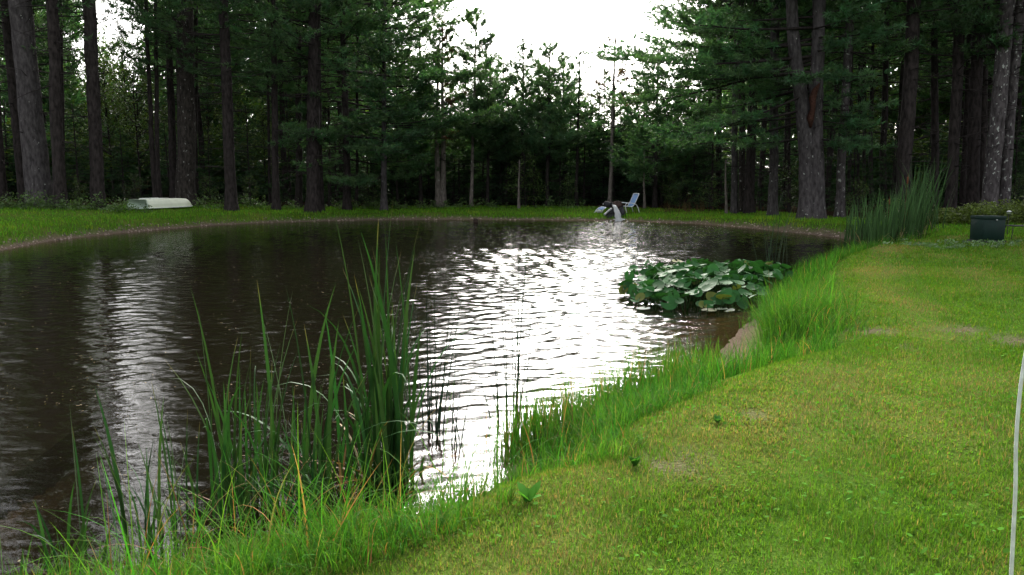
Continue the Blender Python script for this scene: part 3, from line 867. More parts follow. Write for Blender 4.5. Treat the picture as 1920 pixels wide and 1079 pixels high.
for px, y, s_ in [(770, 56, 1.0), (800, 60, .95), (850, 55, .85), (868, 62, 1.0), (900, 58, .85), (935, 60, .9), (960, 57, .8), (995, 60, .85), (1045, 58, .8), (1070, 62, .85), (1125, 60, .8), (1165, 58, .8), (1195, 62, .85), (1215, 56, .8), (1255, 60, .95), (1300, 56, 1.0), (1315, 64, 1.1), (740, 60, 1.2), (1270, 52, .8), (1060, 53, 1.0), (1100, 54, .95), (1130, 53, 1.0), (1165, 55, 1.05), (1192, 53, 1.0), (1210, 55, 1.1), (930, 54, .95), (965, 55, 1.0), (850, 53, 1.0), (800, 54, 1.05)]:
    plant('mid', px, y, s_ * .72, CW, "young pines behind the far bank")
BW = "pale green leafy tree glowing in the gap of the wood above the overturned boat"
for px, y, s_ in [(215, 52, 1.0), (245, 58, 1.15), (265, 50, .85), (285, 60, 1.0), (205, 62, 1.2)]:
    plant('broad', px, y, s_, BW, "leafy trees in the gap behind the boat")
BC = "yellow-green leafy tree glimpsed between the slender pines at the back of the far bank"
for px, y, s_ in [(955, 66, .95), (1015, 68, .9), (1062, 66, .95), (1110, 66, .95), (1180, 66, 1.0), (1245, 66, 1.1), (880, 68, .9), (840, 66, .9)]:
    plant('broad', px, y, s_ * .82, BC, "leafy trees behind the far bank")
BR = "leafy understorey tree in shade between the trunks behind the cattails and the cabinet"
for px, y, s_ in [(1450, 62, .9), (1540, 64, 1.0), (1625, 60, 1.0), (1660, 64, 1.1), (1735, 60, 1.0), (1800, 62, 1.0), (1925, 56, .9)]:
    plant('broad', px, y, s_, BR, "understorey trees behind the cattails")
BL = "leafy understorey tree glimpsed in shade between the trunks past the boat's bow"
for px, y, s_ in [(400, 58, .9), (455, 62, 1.0), (545, 60, .9), (500, 56, .7)]:
    plant('broad', px, y, s_, BL, "understorey trees past the boat")
HL = "small dark hemlock in the shade under the wood around the pond"
for px, y, s_ in [(20, 50, .7), (150, 46, .55), (235, 46, .5), (320, 48, .6), (395, 47, .55), (470, 47, .6), (545, 50, .7), (630, 49, .6), (690, 47, .6), (760, 50, .6), (805, 52, .7), (860, 51, .6), (905, 53, .7), (950, 50, .55), (1000, 51, .6), (1050, 50, .55), (1070, 53, .7), (1185, 51, .6), (1240, 50, .6), (1300, 48, .65),
                  (1335, 44, .6), (1425, 44, .6), (1470, 44, .6), (1550, 43, .6), (1600, 40, .5), (1670, 40, .55), (1735, 39, .5), (1770, 40, .5), (1900, 40, .55), (1940, 38, .5), (270, 55, .8), (600, 55, .8), (1280, 54, .9), (1320, 52, .9), (775, 53, .8), (830, 54, .8), (870, 55, .9), (925, 55, .9), (965, 53, .7), (985, 55, .9), (1020, 54, .8), (1035, 56, .9), (1095, 51, .6), (1120, 53, .8), (1170, 54, .8), (1205, 54, .9), (1225, 52, .7), (1262, 55, .9), (655, 53, .7), (720, 54, .8), (735, 51, .6)]:
    plant('hem', px, y, s_ * 1.15, HL, "small hemlocks under the wood")
SL = "leafy sapling at the lawn's edge in front of the dark wood"
for px, y, s_ in [(985, 47.5, .9), (1000, 48, .7), (150, 40, .4), (255, 42, .5), (390, 43, .45), (470, 43.5, .5), (700, 46, .5), (1065, 47.5, .5), (1255, 45.5, .6), (1275, 45, .5), (1330, 42, .5), (1475, 40, .7), (1610, 37, .5), (1720, 35, .5), (1905, 34.5, .5)]:
    plant('sap', px, y, s_, SL, "saplings along the edge of the wood")

# the farthest wood reads as one mass
g = np.random.RandomState(77)
far_v, far_f, far_c, off = [], [], [], 0
src_me = [MID[0], HEM[0], HEM[1], BROAD[0]]
src_np = []
for me in src_me:
    v = np.empty(len(me.vertices) * 3, np.float32); me.vertices.foreach_get("co", v); v = v.reshape(-1, 3)
    c_ = np.empty(len(me.vertices) * 4, np.float32); me.attributes["Col"].data.foreach_get("color", c_); c_ = c_.reshape(-1, 4)[:, :3]
    mi = np.empty(len(me.polygons), np.int32); me.polygons.foreach_get("material_index", mi)
    ls_ = np.empty(len(me.polygons), np.int32); me.polygons.foreach_get("loop_start", ls_)
    lt = np.empty(len(me.polygons), np.int32); me.polygons.foreach_get("loop_total", lt)
    lv = np.empty(len(me.loops), np.int32); me.loops.foreach_get("vertex_index", lv)
    fol = np.where(mi == 1)[0]
    fol = fol[::4]                                   # far away: every third tuft, made larger
    kk = lt[fol[0]]
    src_np.append((v, c_, lv[ls_[fol][:, None] + np.arange(kk)[None, :]]))
for i in range(520):
    v, c_, f = src_np[g.randint(len(src_np))]
    a_ = R(g.uniform(-50, 50))
    if i % 3 == 0: rr_ = (57, 66)
    else: rr_ = (66, 96)
    tall_ = .62 if R(-9) < a_ < R(14) else 2.2
    if R(-29) < a_ < R(-23): tall_ = 1.1
    if i % 3 == 0: tall_ = .5
    rr = g.uniform(*rr_)
    x0, y0 = math.sin(a_) * rr, math.cos(a_) * rr
    fv = v[f].reshape(-1, 3).astype(float)
    kk = f.shape[1]
    cen = fv.reshape(-1, kk, 3).mean(1, keepdims=True)
    fv = (cen + (fv.reshape(-1, kk, 3) - cen) * 2.3).reshape(-1, 3)
    th = g.rand() * 6.28
    s_ = g.uniform(.85, 1.15)
    q = np.stack([(fv[:, 0] * math.cos(th) - fv[:, 1] * math.sin(th)) * s_ * (1 + .25 * (tall_ > 1.5)), (fv[:, 0] * math.sin(th) + fv[:, 1] * math.cos(th)) * s_ * (1 + .25 * (tall_ > 1.5)), fv[:, 2] * s_ * tall_], 1)
    q += np.array([x0, y0, gz(x0, y0)])
    far_v.append(q); far_c.append(c_[f].reshape(-1, 3))
    far_f.append(np.arange(len(q)).reshape(-1, kk) + off); off += len(q)
tag(build("forest", np.concatenate(far_v), far_f, M_NEEDLE, col=np.concatenate(far_c)), "dense distant pine and leaf wood closing off the view behind all the trunks", "forest", kind='stuff')

# ------------------------------------------------------------------ grass
G_GREEN, G_LUSH, G_DRY, G_TIP = np.array([0.100, 0.202, 0.022]), np.array([0.052, 0.155, 0.018]), np.array([0.23, 0.19, 0.08]), np.array([0.13, 0.2, 0.04])
def scatter(g, n, amax, r0, r1, amin=None):
    a_ = R(1) * g.uniform(-amax if amin is None else amin, amax, n)
    r_ = np.sqrt(g.uniform(r0 * r0, r1 * r1, n))
    return np.stack([np.sin(a_) * r_, np.cos(a_) * r_], 1)

g = np.random.RandomState(11)
# mown lawn
Vs, Fs_, Cs, off = [], [], [], 0
for (r0, r1, dens, hgt, wid, k) in [(2.0, 5.0, 11000, .040, .0042, 2), (5.0, 9.0, 4600, .042, .0066, 2), (9.0, 16.0, 1600, .045, .011, 1), (16.0, 30.0, 480, .05, .021, 1)]:
    area = R(76) / 2 * (r1 ** 2 - r0 ** 2)
    xy = scatter(g, int(area * dens), 42, r0, r1, -34)
    z, sd, p = land(xy, True)
    ok = (sd > p[:, 1] * 0.75) & (sd < p[:, 3]) & (p[:, 3] > 20) | ((sd > p[:, 1] * .75) & (xy[:, 1] < 26) & (xy[:, 0] > 9) & (sd < p[:, 3]))
    ok &= g.rand(len(xy)) > bare_amount(xy[:, 0], xy[:, 1]) * 0.92
    xy, z, sd, p = xy[ok], z[ok], sd[ok], p[ok]
    d = dry_amount(xy[:, 0], xy[:, 1], sd, p)
    clump = vnoise(xy[:, 0], xy[:, 1], 3.2, 3)
    ok = g.rand(len(xy)) < 0.62 + 0.7 * clump
    xy, z, d, clump = xy[ok], z[ok], d[ok], clump[ok]
    n_ = len(xy)
    L = hgt * g.uniform(.5, 1.35, n_) * (0.55 + 0.9 * clump) * (1 - .35 * d)
    swath = np.sign(np.sin((xy[:, 0] * .93 - xy[:, 1] * .36 + .25 * vnoise(xy[:, 0], xy[:, 1], .4, 1)) * 2 * np.pi / 1.1))
    azs = np.where(g.rand(n_) < .5, np.arctan2(.93 * swath, .36 * swath) + g.normal(0, .7, n_), g.rand(n_) * 6.28)
    V, fs, sv, ids = ribbons(np.c_[xy, z - .004], azs, L, wid * g.uniform(.6, 1.4, n_), g.uniform(0, .75, n_), g.uniform(0, 1.0, n_), k)
    isdry = g.rand(n_) < d * 0.72 + 0.06
    c = np.where(isdry[:, None], G_DRY * g.uniform(.6, 1.1, (n_, 1)), (G_GREEN * (1 - .3 * clump[:, None]) + G_TIP * .25 * d[:, None]) * g.uniform(.6, 1.3, (n_, 1)))
    c[:, 0] *= g.uniform(.75, 1.35, n_)
    c *= (1 + .07 * swath)[:, None]
    Vs.append(V); Fs_ += [f + off for f in fs]; Cs.append(c[ids]); off += len(V)
tag(build("lawn_grass", np.concatenate(Vs), Fs_, M_BLADE, col=np.concatenate(Cs)), "mown lawn with yellowed dry patches on the near side of the pond", "grass", kind='stuff')

# broad-leaved lawn weeds (clover and plantain) lying in the turf
n_ = 9000
xy = scatter(g, n_, 42, 2.2, 13, -30)
z, sd, p = land(xy, True)
ok = (sd > p[:, 1] * 0.9) & (p[:, 3] > 20) & (vnoise(xy[:, 0] + 40, xy[:, 1], 1.1, 3) > .55) & (g.rand(n_) > bare_amount(xy[:, 0], xy[:, 1]))
xy, z = xy[ok], z[ok]; n_ = len(xy)
k = 7
a_ = np.arange(k) / k * 2 * np.pi
rad_ = g.uniform(.007, .015, n_)
nx, ny = g.normal(0, .35, n_), g.normal(0, .35, n_)
px_ = np.cos(a_)[None] * rad_[:, None]; py_ = np.sin(a_)[None] * rad_[:, None] * .85
V = np.stack([xy[:, :1] + px_, xy[:, 1:] + py_, (z + g.uniform(.018, .045, n_))[:, None] + px_ * nx[:, None] + py_ * ny[:, None]], -1).reshape(-1, 3)
c = np.array([0.075, 0.20, 0.02]) * g.uniform(.75, 1.3, (n_, 1))
tag(build("clover", V, [np.arange(len(V)).reshape(-1, k)], M_CLOVER, col=np.repeat(c, k, 0)), "small round-leaved clover patches in the mown lawn", "clover", kind='stuff')

# tall uncut grass on the near bank
def tall_grass(name, label, xy, hgt, wid, g, k=5, lush=1.0, browny=.06, lean=.35, bend=1.1, water=False):
    z, sd, p = land(xy, True)
    n_ = len(xy)
    L = hgt * g.uniform(.45, 1.2, n_) * (.45 + 1.0 * vnoise(xy[:, 0], xy[:, 1], 1.6, 2)) * (1 - .6 * smooth((sd / p[:, 1] - .55) / .5))
    V, fs, sv, ids = ribbons(np.c_[xy, z - .02], g.rand(n_) * 6.28, L, wid * g.uniform(.6, 1.4, n_), g.uniform(0, lean, n_), g.uniform(.1, bend, n_), k, twist=g.normal(0, .4, n_))
    isdry = g.rand(n_) < browny
    pn = vnoise(xy[:, 0] + 3, xy[:, 1], 1.2, 3)[:, None]
    c = np.where(isdry[:, None], np.array([0.22, 0.15, 0.06]) * g.uniform(.6, 1.2, (n_, 1)), G_LUSH * lush * (np.array([.55, .75, .9]) + np.array([1.0, .55, .3]) * pn) * g.uniform(.55, 1.35, (n_, 1)))
    c[:, 0] *= g.uniform(.7, 1.5, n_)
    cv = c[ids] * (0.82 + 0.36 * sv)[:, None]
    return tag(build(name, V, fs, M_BLADE, col=cv), label, "grass", kind='stuff')
def bank_pts(g, n_, r0, r1, lo, hi, amin=-34, amax=42, cl=.42, f=2.2):
    xy = scatter(g, n_, amax, r0, r1, amin)
    z, sd, p = land(xy, True)
    w = p[:, 1]
    ok = (sd > lo * w) & (sd < hi * w + (vnoise(xy[:, 0], xy[:, 1], 1.5, 2) - .5) * .5) & (p[:, 3] > 20)
    ok &= vnoise(xy[:, 0] + 9, xy[:, 1], f, 2) > cl * g.uniform(.6, 1.15, n_)
    bay = at(900, 925, .1)
    ok &= g.rand(n_) < np.clip(np.hypot(xy[:, 0] - bay[0], xy[:, 1] - bay[1]) / .9 - .25, .05, 1)
    ok &= ~((p[:, 4] > .3) & (sd < p[:, 4] * 1.15))
    return xy[ok]
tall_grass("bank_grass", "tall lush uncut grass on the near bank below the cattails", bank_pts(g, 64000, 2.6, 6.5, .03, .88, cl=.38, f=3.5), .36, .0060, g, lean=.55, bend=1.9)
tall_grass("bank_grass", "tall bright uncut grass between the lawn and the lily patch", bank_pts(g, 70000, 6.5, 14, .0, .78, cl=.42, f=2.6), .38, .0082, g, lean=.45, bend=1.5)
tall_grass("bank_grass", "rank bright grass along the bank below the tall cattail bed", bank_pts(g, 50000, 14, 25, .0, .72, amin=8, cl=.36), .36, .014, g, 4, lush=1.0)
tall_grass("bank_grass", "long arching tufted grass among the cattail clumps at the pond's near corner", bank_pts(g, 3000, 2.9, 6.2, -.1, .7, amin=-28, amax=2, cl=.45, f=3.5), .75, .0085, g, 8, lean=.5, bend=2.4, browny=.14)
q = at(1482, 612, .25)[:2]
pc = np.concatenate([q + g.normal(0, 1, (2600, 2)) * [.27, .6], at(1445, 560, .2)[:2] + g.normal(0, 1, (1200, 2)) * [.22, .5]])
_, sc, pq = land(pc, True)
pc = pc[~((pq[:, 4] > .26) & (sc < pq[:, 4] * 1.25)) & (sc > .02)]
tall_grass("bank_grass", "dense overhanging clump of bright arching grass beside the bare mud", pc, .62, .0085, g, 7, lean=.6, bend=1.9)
# sedge standing in the shallows
P0 = np.concatenate([at(px, py, 0)[None, :2] + g.normal(0, .13, (n_, 2)) for px, py, n_ in [(960, 860, 70), (985, 845, 150), (1010, 830, 190), (1050, 815, 210), (1090, 800, 230), (1130, 785, 230), (1170, 768, 220), (1210, 752, 190), (1250, 735, 170), (1290, 720, 130), (1330, 708, 110), (1365, 690, 40)]])
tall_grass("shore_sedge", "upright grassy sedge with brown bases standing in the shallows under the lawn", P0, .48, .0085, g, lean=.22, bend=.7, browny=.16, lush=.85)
# grass on the far bank
n_ = 240000
xy = scatter(g, n_, 38, 23, 56)
z, sd, p = land(xy, True)
ok = (sd > p[:, 4] * (0.55 + .5 * vnoise(xy[:, 0], xy[:, 1], 1.7, 2))) & (sd < p[:, 3] + .8) & (p[:, 3] < 20)
ok &= g.rand(n_) < np.where(sd < 2.2, 1.0, .6)
xy, z, sd = xy[ok], z[ok], sd[ok]; n_ = len(xy)
L = np.where(sd < 1.6, .17, .10) * g.uniform(.5, 1.4, n_)
V, fs, sv, ids = ribbons(np.c_[xy, z - .01], g.rand(n_) * 6.28, L, .03 * g.uniform(.6, 1.3, n_), g.uniform(0, .5, n_), g.uniform(.1, 1.2, n_), 2)
c = np.array([0.115, 0.26, 0.024]) * g.uniform(.6, 1.35, (n_, 1)); c[:, 0] *= g.uniform(.7, 1.4, n_)
c = np.where((vnoise(xy[:, 0], xy[:, 1], .9, 2) > .72)[:, None], c * np.array([1.5, 1.1, 1.2]), c)
tag(build("far_bank_grass", V, fs, M_BLADE, col=c[ids]), "green grass on the far bank between the pond and the wood", "grass", kind='stuff')

# ------------------------------------------------------------------ cattails, reeds
C_CAT = np.array([0.019, 0.060, 0.015])
def blades_px(base, tips, g, y=None, wid=.021, z0=None, bend=.25):
    """blades from one foot; base and tips are photo pixels, the clump stands at the foot's own distance"""
    b = at(base[0], base[1], 0.0) if y is None else np.array([x_at(base[0], y, 0), y, 0.0])
    out = []
    for tx, ty in tips:
        dep = b[1] + g.normal(0, .10)
        top = h_at(ty, dep)
        xt = x_at(tx, dep, top)
        f = b + np.array([g.normal(0, .085), g.normal(0, .10), 0])
        f[0] += .28 * (xt - b[0])
        out.append((f, xt - f[0], top))
    return b, out
def cattail(name, label, base, tips, seed, extra=6, dry=2, wid=.020, group=None, colr=C_CAT, short=.85, y=None, cat="cattail"):
    g = np.random.RandomState(seed)
    b, bl = blades_px(base, tips, g, y)
    hmax = max(t[2] for t in bl)
    for _ in range(int(extra * 1.9)):
        r_ = bl[g.randint(len(bl))]
        bl.append((r_[0] + np.array([g.normal(0, .07), g.normal(0, .09), 0]), r_[1] * g.uniform(-.6, 1.1) + g.normal(0, .08), r_[2] * g.uniform(.35, short)))
    zb = min(gz(b[0], b[1]), .12) - .03
    B = np.array([q[0] for q in bl]); B[:, 2] = zb
    dx = np.array([q[1] for q in bl]); H = np.array([q[2] for q in bl]) - zb
    dyy = g.normal(0, .06, len(bl)) * H
    az_ = np.arctan2(dyy, dx)
    hor = np.hypot(dx, dyy)
    th = np.arctan2(hor, H)
    L = np.hypot(hor, H) * 1.02
    wid = wid * 1.05
    th = th * g.uniform(.85, 1.15, len(bl))
    V, fs, sv, ids = ribbons(B, az_, L, wid * g.uniform(.65, 1.25, len(bl)), th * .18, th * 1.95 + np.abs(g.normal(0, .10, len(bl))), 9, 'cat', twist=g.normal(0, .9, len(bl)), power=1.6)
    c = colr * g.uniform(.7, 1.4, (len(bl), 1)); c[:, 0] *= g.uniform(.8, 1.6, len(bl))
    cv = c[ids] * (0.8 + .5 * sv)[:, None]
    tipm = np.clip((sv - .93) / .07, 0, 1)[:, None] * (g.rand(len(bl)) < .35)[ids][:, None]
    cv = cv * (1 - tipm) + np.array([.2, .16, .05]) * tipm
    nbk = max(2, len(bl) // 4)                      # leaves snapped over part way up
    Bk = np.c_[b[0] + g.normal(0, .08, nbk), b[1] + g.normal(0, .1, nbk), np.full(nbk, zb)]
    V2, fs2, sv2, id2 = ribbons(Bk, g.rand(nbk) * 6.28, H.max() * g.uniform(.4, .8, nbk), wid * g.uniform(.7, 1.1, nbk), g.uniform(.05, .3, nbk), g.uniform(1.0, 2.4, nbk), 12, 'cat', twist=g.normal(0, .7, nbk), power=g.choice([2.0, 4.0, 6.0]))
    fs = fs + [f + len(V) for f in fs2]
    V = np.concatenate([V, V2])
    cv = np.concatenate([cv, (colr * g.uniform(.8, 1.7, (nbk, 1)))[id2]])
    root = empty(name, (b[0], b[1], zb))
    tag(root, label, cat, group)
    V = V - np.array([b[0], b[1], zb])
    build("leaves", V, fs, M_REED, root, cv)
    if dry:
        n_ = dry * 2
        B = np.c_[g.normal(0, .07, (n_, 2)), np.zeros(n_)]
        V, fs, sv, ids = ribbons(B, g.rand(n_) * 6.28, hmax * g.uniform(.25, .5, n_), wid * .8, g.uniform(.2, .6, n_), g.uniform(.5, 2.2, n_), 7, 'cat', twist=g.normal(0, .8, n_))
        c = np.array([[.26, .15, .05], [.30, .22, .11], [.16, .08, .04]])[g.randint(0, 3, n_)] * g.uniform(.7, 1.2, (n_, 1))
        build("dry_leaves", V, fs, M_REED, root, c[ids])["label"] = "withered brown leaves about the foot"
    return root
GC = "cattail clumps on the near shore"
cattail("cattail_clump", "tallest dense cattail clump on the near shore, its leaf tips reaching the far bank", (722, 905), [(658, 400), (690, 448), (744, 380), (735, 425), (768, 425), (803, 472), (775, 470), (660, 500), (706, 420), (678, 520), (720, 470), (748, 520), (765, 545), (700, 560), (730, 600), (690, 600), (755, 600), (742, 470), (714, 520), (782, 560), (698, 470), (725, 440), (752, 450), (710, 580), (738, 560), (720, 620), (685, 540)], 1, 30, 12, .022, GC)
cattail("cattail_clump", "cattail clump with an orange withered leaf, next to the tallest clump", (612, 935), [(573, 525), (641, 525), (687, 565), (601, 600), (652, 640), (600, 690), (628, 600), (585, 610), (665, 700), (575, 720)], 2, 10, 9, .021, GC)
cattail("cattail_clump", "upright cattail clump with one leaf crossed sideways, in front of the silvery reflection", (508, 935), [(512, 520), (527, 552), (556, 642), (540, 610), (507, 590), (525, 640), (490, 700), (541, 730)], 3, 9, 6, .020, GC)
cattail("cattail_clump", "spreading cattail clump with a bent leaf reaching far out over the water", (440, 960), [(375, 538), (412, 566), (365, 602), (332, 668), (418, 640), (446, 680), (440, 705), (455, 610), (470, 650), (395, 700), (425, 740), (372, 660)], 4, 10, 5, .021, GC)
cattail("cattail_clump", "sparse young cattail clump beside the spreading one", (318, 1010), [(275, 770), (293, 790), (272, 760), (330, 850), (282, 815), (305, 860)], 5, 4, 2, .017, GC)
cattail("cattail_clump", "leaning cattail clump standing out in the water before the first silvery streak", (232, 1040), [(150, 742), (104, 764), (228, 768), (260, 735), (262, 850), (200, 860), (175, 800)], 6, 4, 1, .017, GC)
cattail("cattail_clump", "outermost small cattail clump at the lower corner of the pond", (150, 1085), [(80, 888), (152, 880), (158, 990), (125, 960), (172, 900)], 7, 3, 1, .016, GC)
cattail("cattail_clump", "short cattail clump leaning over the grass between two larger clumps", (545, 985), [(480, 850), (590, 820), (440, 880), (620, 800), (520, 790), (560, 800)], 8, 8, 8, .017, GC)

def reeds(name, label, base, tips, seed, wid=.013, colr=(0.012, 0.03, 0.012), spread=.05, y=None, arch=0.0):
    g = np.random.RandomState(seed)
    b, bl = blades_px(base, tips, g, y)
    n_ = len(bl)
    k = 8
    s = np.linspace(0, 1, k)[None, :]
    B = np.array([b + np.array([g.normal(0, spread), g.normal(0, spread), -.12 - b[2]]) for _ in bl])
    dx = np.array([q[1] for q in bl]); H = np.array([q[2] for q in bl]) + .12
    P = np.stack([B[:, :1] + dx[:, None] * s ** 1.35, B[:, 1:2] + g.normal(0, .06, (n_, 1)) * s, B[:, 2:] + H[:, None] * (s + arch * (s - s ** 2))], -1)
    P -= np.array([b[0], b[1], 0])
    V, fs = tubes(P, wid * .5 * (1.0 - .75 * s) * np.ones((n_, 1)), 4)
    root = empty(name, (b[0], b[1], 0))
    tag(root, label, "reeds")
    build("leaves", V, fs, M_REED, root, np.repeat(np.array(colr)[None] * g.uniform(.7, 1.5, (n_, 1)), k * 4, 0))
    return root
reeds("reed_clump", "thin dark reeds standing in bright water, nearest to the tallest cattails", (805, 800), [(788, 600), (800, 570), (812, 640), (778, 660), (822, 610), (795, 520)], 1)
reeds("reed_clump", "thin dark reeds standing in bright water with one stem leaning toward the middle", (827, 812), [(820, 545), (836, 560), (850, 545), (880, 530), (840, 620), (815, 600)], 2)
reeds("reed_clump", "shortest tuft of thin reeds standing in bright water", (864, 835), [(850, 700), (866, 660), (872, 690), (858, 730), (880, 720)], 3)
reeds("reed_clump", "thin splayed reeds leaning away from the tall dark reed stand", (935, 790), [(895, 650), (918, 590), (927, 560), (940, 640), (905, 690)], 4)
reeds("reed_clump", "tallest dark upright stand of thin reeds in the white glare", (967, 820), [(963, 470), (1003, 450), (985, 478), (950, 545), (1030, 560), (972, 520), (980, 560), (960, 600), (968, 500), (990, 540), (1012, 590), (945, 620)], 5, .011)
reeds("reed_clump", "sparse tall reeds with arching pale tips behind the lily patch", (1440, 500), [(1424, 392), (1436, 365), (1462, 362), (1447, 380), (1432, 420), (1452, 400), (1426, 440), (1462, 430)], 6, .016, (0.03, 0.06, 0.03), .12)
reeds("reed_clump", "pair of arching reeds with pale drooping tips behind the lily patch", (1466, 498), [(1502, 372), (1495, 385), (1478, 400), (1470, 420), (1458, 440)], 7, .014, (0.06, 0.09, 0.05), .06, arch=.5)

# tall cattail bed on the right shore
g = np.random.RandomState(42)
b0 = at(1655, 470, 0)
n_ = 640
u = g.rand(n_); v_ = g.normal(0, .45, n_)
pa, pb = at(1600, 480, 0), at(1728, 458, 0)
B = pa[None] * (1 - u[:, None]) + pb[None] * u[:, None] + np.c_[g.normal(0, .12, n_), v_, np.zeros(n_)]
H = (1.55 + .85 * u + .1 * np.sin(u * 9)) * g.uniform(.45, 1.08, n_)
leanr = .02 + .13 * u
dirx = g.rand(n_) < .25 + .6 * u ** 2
az_ = np.where(dirx, g.normal(0, .5, n_), g.rand(n_) * 6.28)
zb = np.minimum(land(B[:, :2]), .45)
B[:, 2] = zb - .03
V, fs, sv, ids = ribbons(B, az_, H, .024 * g.uniform(.7, 1.3, n_), leanr * g.uniform(.0, 1.2, n_), g.uniform(0, .5, n_), 7, 'cat', twist=g.normal(0, .9, n_))
c = np.array([0.040, 0.084, 0.028]) * g.uniform(.6, 1.5, (n_, 1))
root = empty("cattail_bed", (b0[0], b0[1], 0))
tag(root, "tall dense dark green cattail bed at the far corner of the lawn", "cattails")
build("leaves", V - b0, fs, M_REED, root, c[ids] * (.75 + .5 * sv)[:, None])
n2 = 70
uu = g.rand(n2)
B2 = pa[None] * (1 - uu[:, None]) + pb[None] * uu[:, None] + np.c_[g.normal(0, .15, n2), -.35 + g.normal(0, .2, n2), np.zeros(n2)]
B2[:, 2] = np.minimum(land(B2[:, :2]), .5)
V, fs, sv, ids = ribbons(B2, g.rand(n2) * 6.28, g.uniform(.4, 1.1, n2), .025, g.uniform(.2, .9, n2), g.uniform(.5, 2.2, n2), 6, 'cat', twist=g.normal(0, .9, n2))
cc = np.array([.30, .23, .13]) * g.uniform(.5, 1.2, (n2, 1))
build("dry_leaves", V - b0, fs, M_REED, root, cc[ids])["label"] = "pale withered leaves fallen about the foot"
M_HEAD = plain("cattail_head", (0.12, 0.045, 0.022), .9, .1, nscale=60)
for px, py, h in [(1702, 338, .2), (1668, 378, .16)]:
    yy = b0[1] + .2
    zz0 = h_at(py, yy)
    xx = x_at(px, yy, zz0)
    pts = np.array([[xx - .03, yy, .3], [xx - .01, yy, zz0 - h * .6], [xx, yy, zz0 - h * .5], [xx, yy, zz0 + h * .4], [xx, yy, zz0 + h * .5], [xx, yy, zz0 + h]])
    V, fs = tubes((pts - b0)[None], np.array([[.005, .005, .024, .024, .006, .002]]), 8)
    build("seed_head", V, fs, M_HEAD, root)

# ------------------------------------------------------------------ lily patch
g = np.random.RandomState(9)
def pad(rad_, cup, k=16):
    """one heart-shaped leaf, stalk at the notch, lying in x-y"""
    a_ = np.linspace(R(14), R(346), k) 
    rr = rad_ * (1 + .10 * np.cos(a_)) 
    o = np.stack([-np.cos(a_) * rr * 1.12, np.sin(a_) * rr * .92, cup * rad_ * (.45 + .25 * np.cos(2 * a_))], 1)
    mid = o * np.array([.55, .55, .25])
    V = np.concatenate([[[0, 0, 0]], mid, o])
    t = np.stack([np.zeros(k - 1, int), 1 + np.arange(k - 1), 2 + np.arange(k - 1)], 1)
    q = np.stack([1 + np.arange(k - 1), 1 + k + np.arange(k - 1), 2 + k + np.arange(k - 1), 2 + np.arange(k - 1)], 1)
    return V, [t[:, ::-1], q[:, ::-1]]
def rotm(tilt, azm, spin):
    cz, sz = math.cos(spin), math.sin(spin)
    Rz = np.array([[cz, -sz, 0], [sz, cz, 0], [0, 0, 1]])
    c_, s_ = math.cos(tilt), math.sin(tilt)
    Ry = np.array([[c_, 0, s_], [0, 1, 0], [-s_, 0, c_]])
    ca, sa = math.cos(azm), math.sin(azm)
    Ra = np.array([[ca, -sa, 0], [sa, ca, 0], [0, 0, 1]])
    return Ra @ Ry @ Rz
pl = [at(1163, 556, 0), at(1190, 572, 0), at(1250, 582, 0), at(1330, 586, 0), at(1400, 578, 0), at(1450, 563, 0), at(1488, 530, 0), at(1440, 520, 0), at(1330, 520, 0), at(1225, 524, 0)]
poly = np.array(pl)[:, :2]
cen = poly.mean(0)
def inpoly(q):
    c_ = False
    for i in range(len(poly)):
        a1, b1 = poly[i - 1], poly[i]
        if (a1[1] > q[1]) != (b1[1] > q[1]) and q[0] < (b1[0] - a1[0]) * (q[1] - a1[1]) / (b1[1] - a1[1]) + a1[0]:
            c_ = not c_
    return c_
leaf_b, stem_p = MB(), []
spots = []
lo, hi = poly.min(0), poly.max(0)
tries = 0
while len(spots) < 430 and tries < 16000:
    tries += 1
    q = lo + (hi - lo) * g.rand(2)
    if inpoly(q) and all(np.hypot(*(q - s_)) > .085 for s_ in spots):
        spots.append(q)
for q in spots:
    ed = min(np.hypot(*(q - poly[i])) for i in range(len(poly)))
    h = np.clip(.10 + .30 * min(1, ed / .9), 0, .42) * g.uniform(.65, 1.15)
    rad_ = g.uniform(.07, .132)
    V, fs = pad(rad_, g.uniform(.1, .5))
    out = math.atan2(q[1] - cen[1], q[0] - cen[0])
    azm = g.rand() * 6.28 if g.rand() < .55 else out + g.normal(0, .5)
    M_ = rotm(abs(g.normal(.48, .32)) + (.35 if h < .22 else 0), azm, g.rand() * 6.28)
    V = V @ M_.T + np.array([q[0], q[1], h])
    c = np.array([0.027, 0.094, 0.026]) * g.uniform(.7, 1.35)
    if g.rand() < .05: c = np.array([0.10, 0.12, 0.03])
    leaf_b.add(V, fs, c)
    b = np.array([q[0] + g.normal(0, .08), q[1] + g.normal(0, .08), -.1])
    s = np.linspace(0, 1, 5)[:, None]
    e = np.array([q[0], q[1], h])
    stem_p.append(b * (1 - s) + e * s + np.array([0, 0, .05]) * (s - s * s))
root = empty("lily_patch", (cen[0], cen[1], 0))
tag(root, "dense patch of big heart-shaped lily leaves standing above the water by the near bank", "water lilies")
for i in range(len(leaf_b.V)): leaf_b.V[i] = leaf_b.V[i] - np.array([cen[0], cen[1], 0])
V, fs = tubes(np.array(stem_p) - np.array([cen[0], cen[1], 0]), np.full((len(stem_p), 5), .007), 5)
leaf_b.add(V, fs, (.03, .07, .02), 1)
leaf_b.build("leaves", [M_PAD, M_REED], root, True)
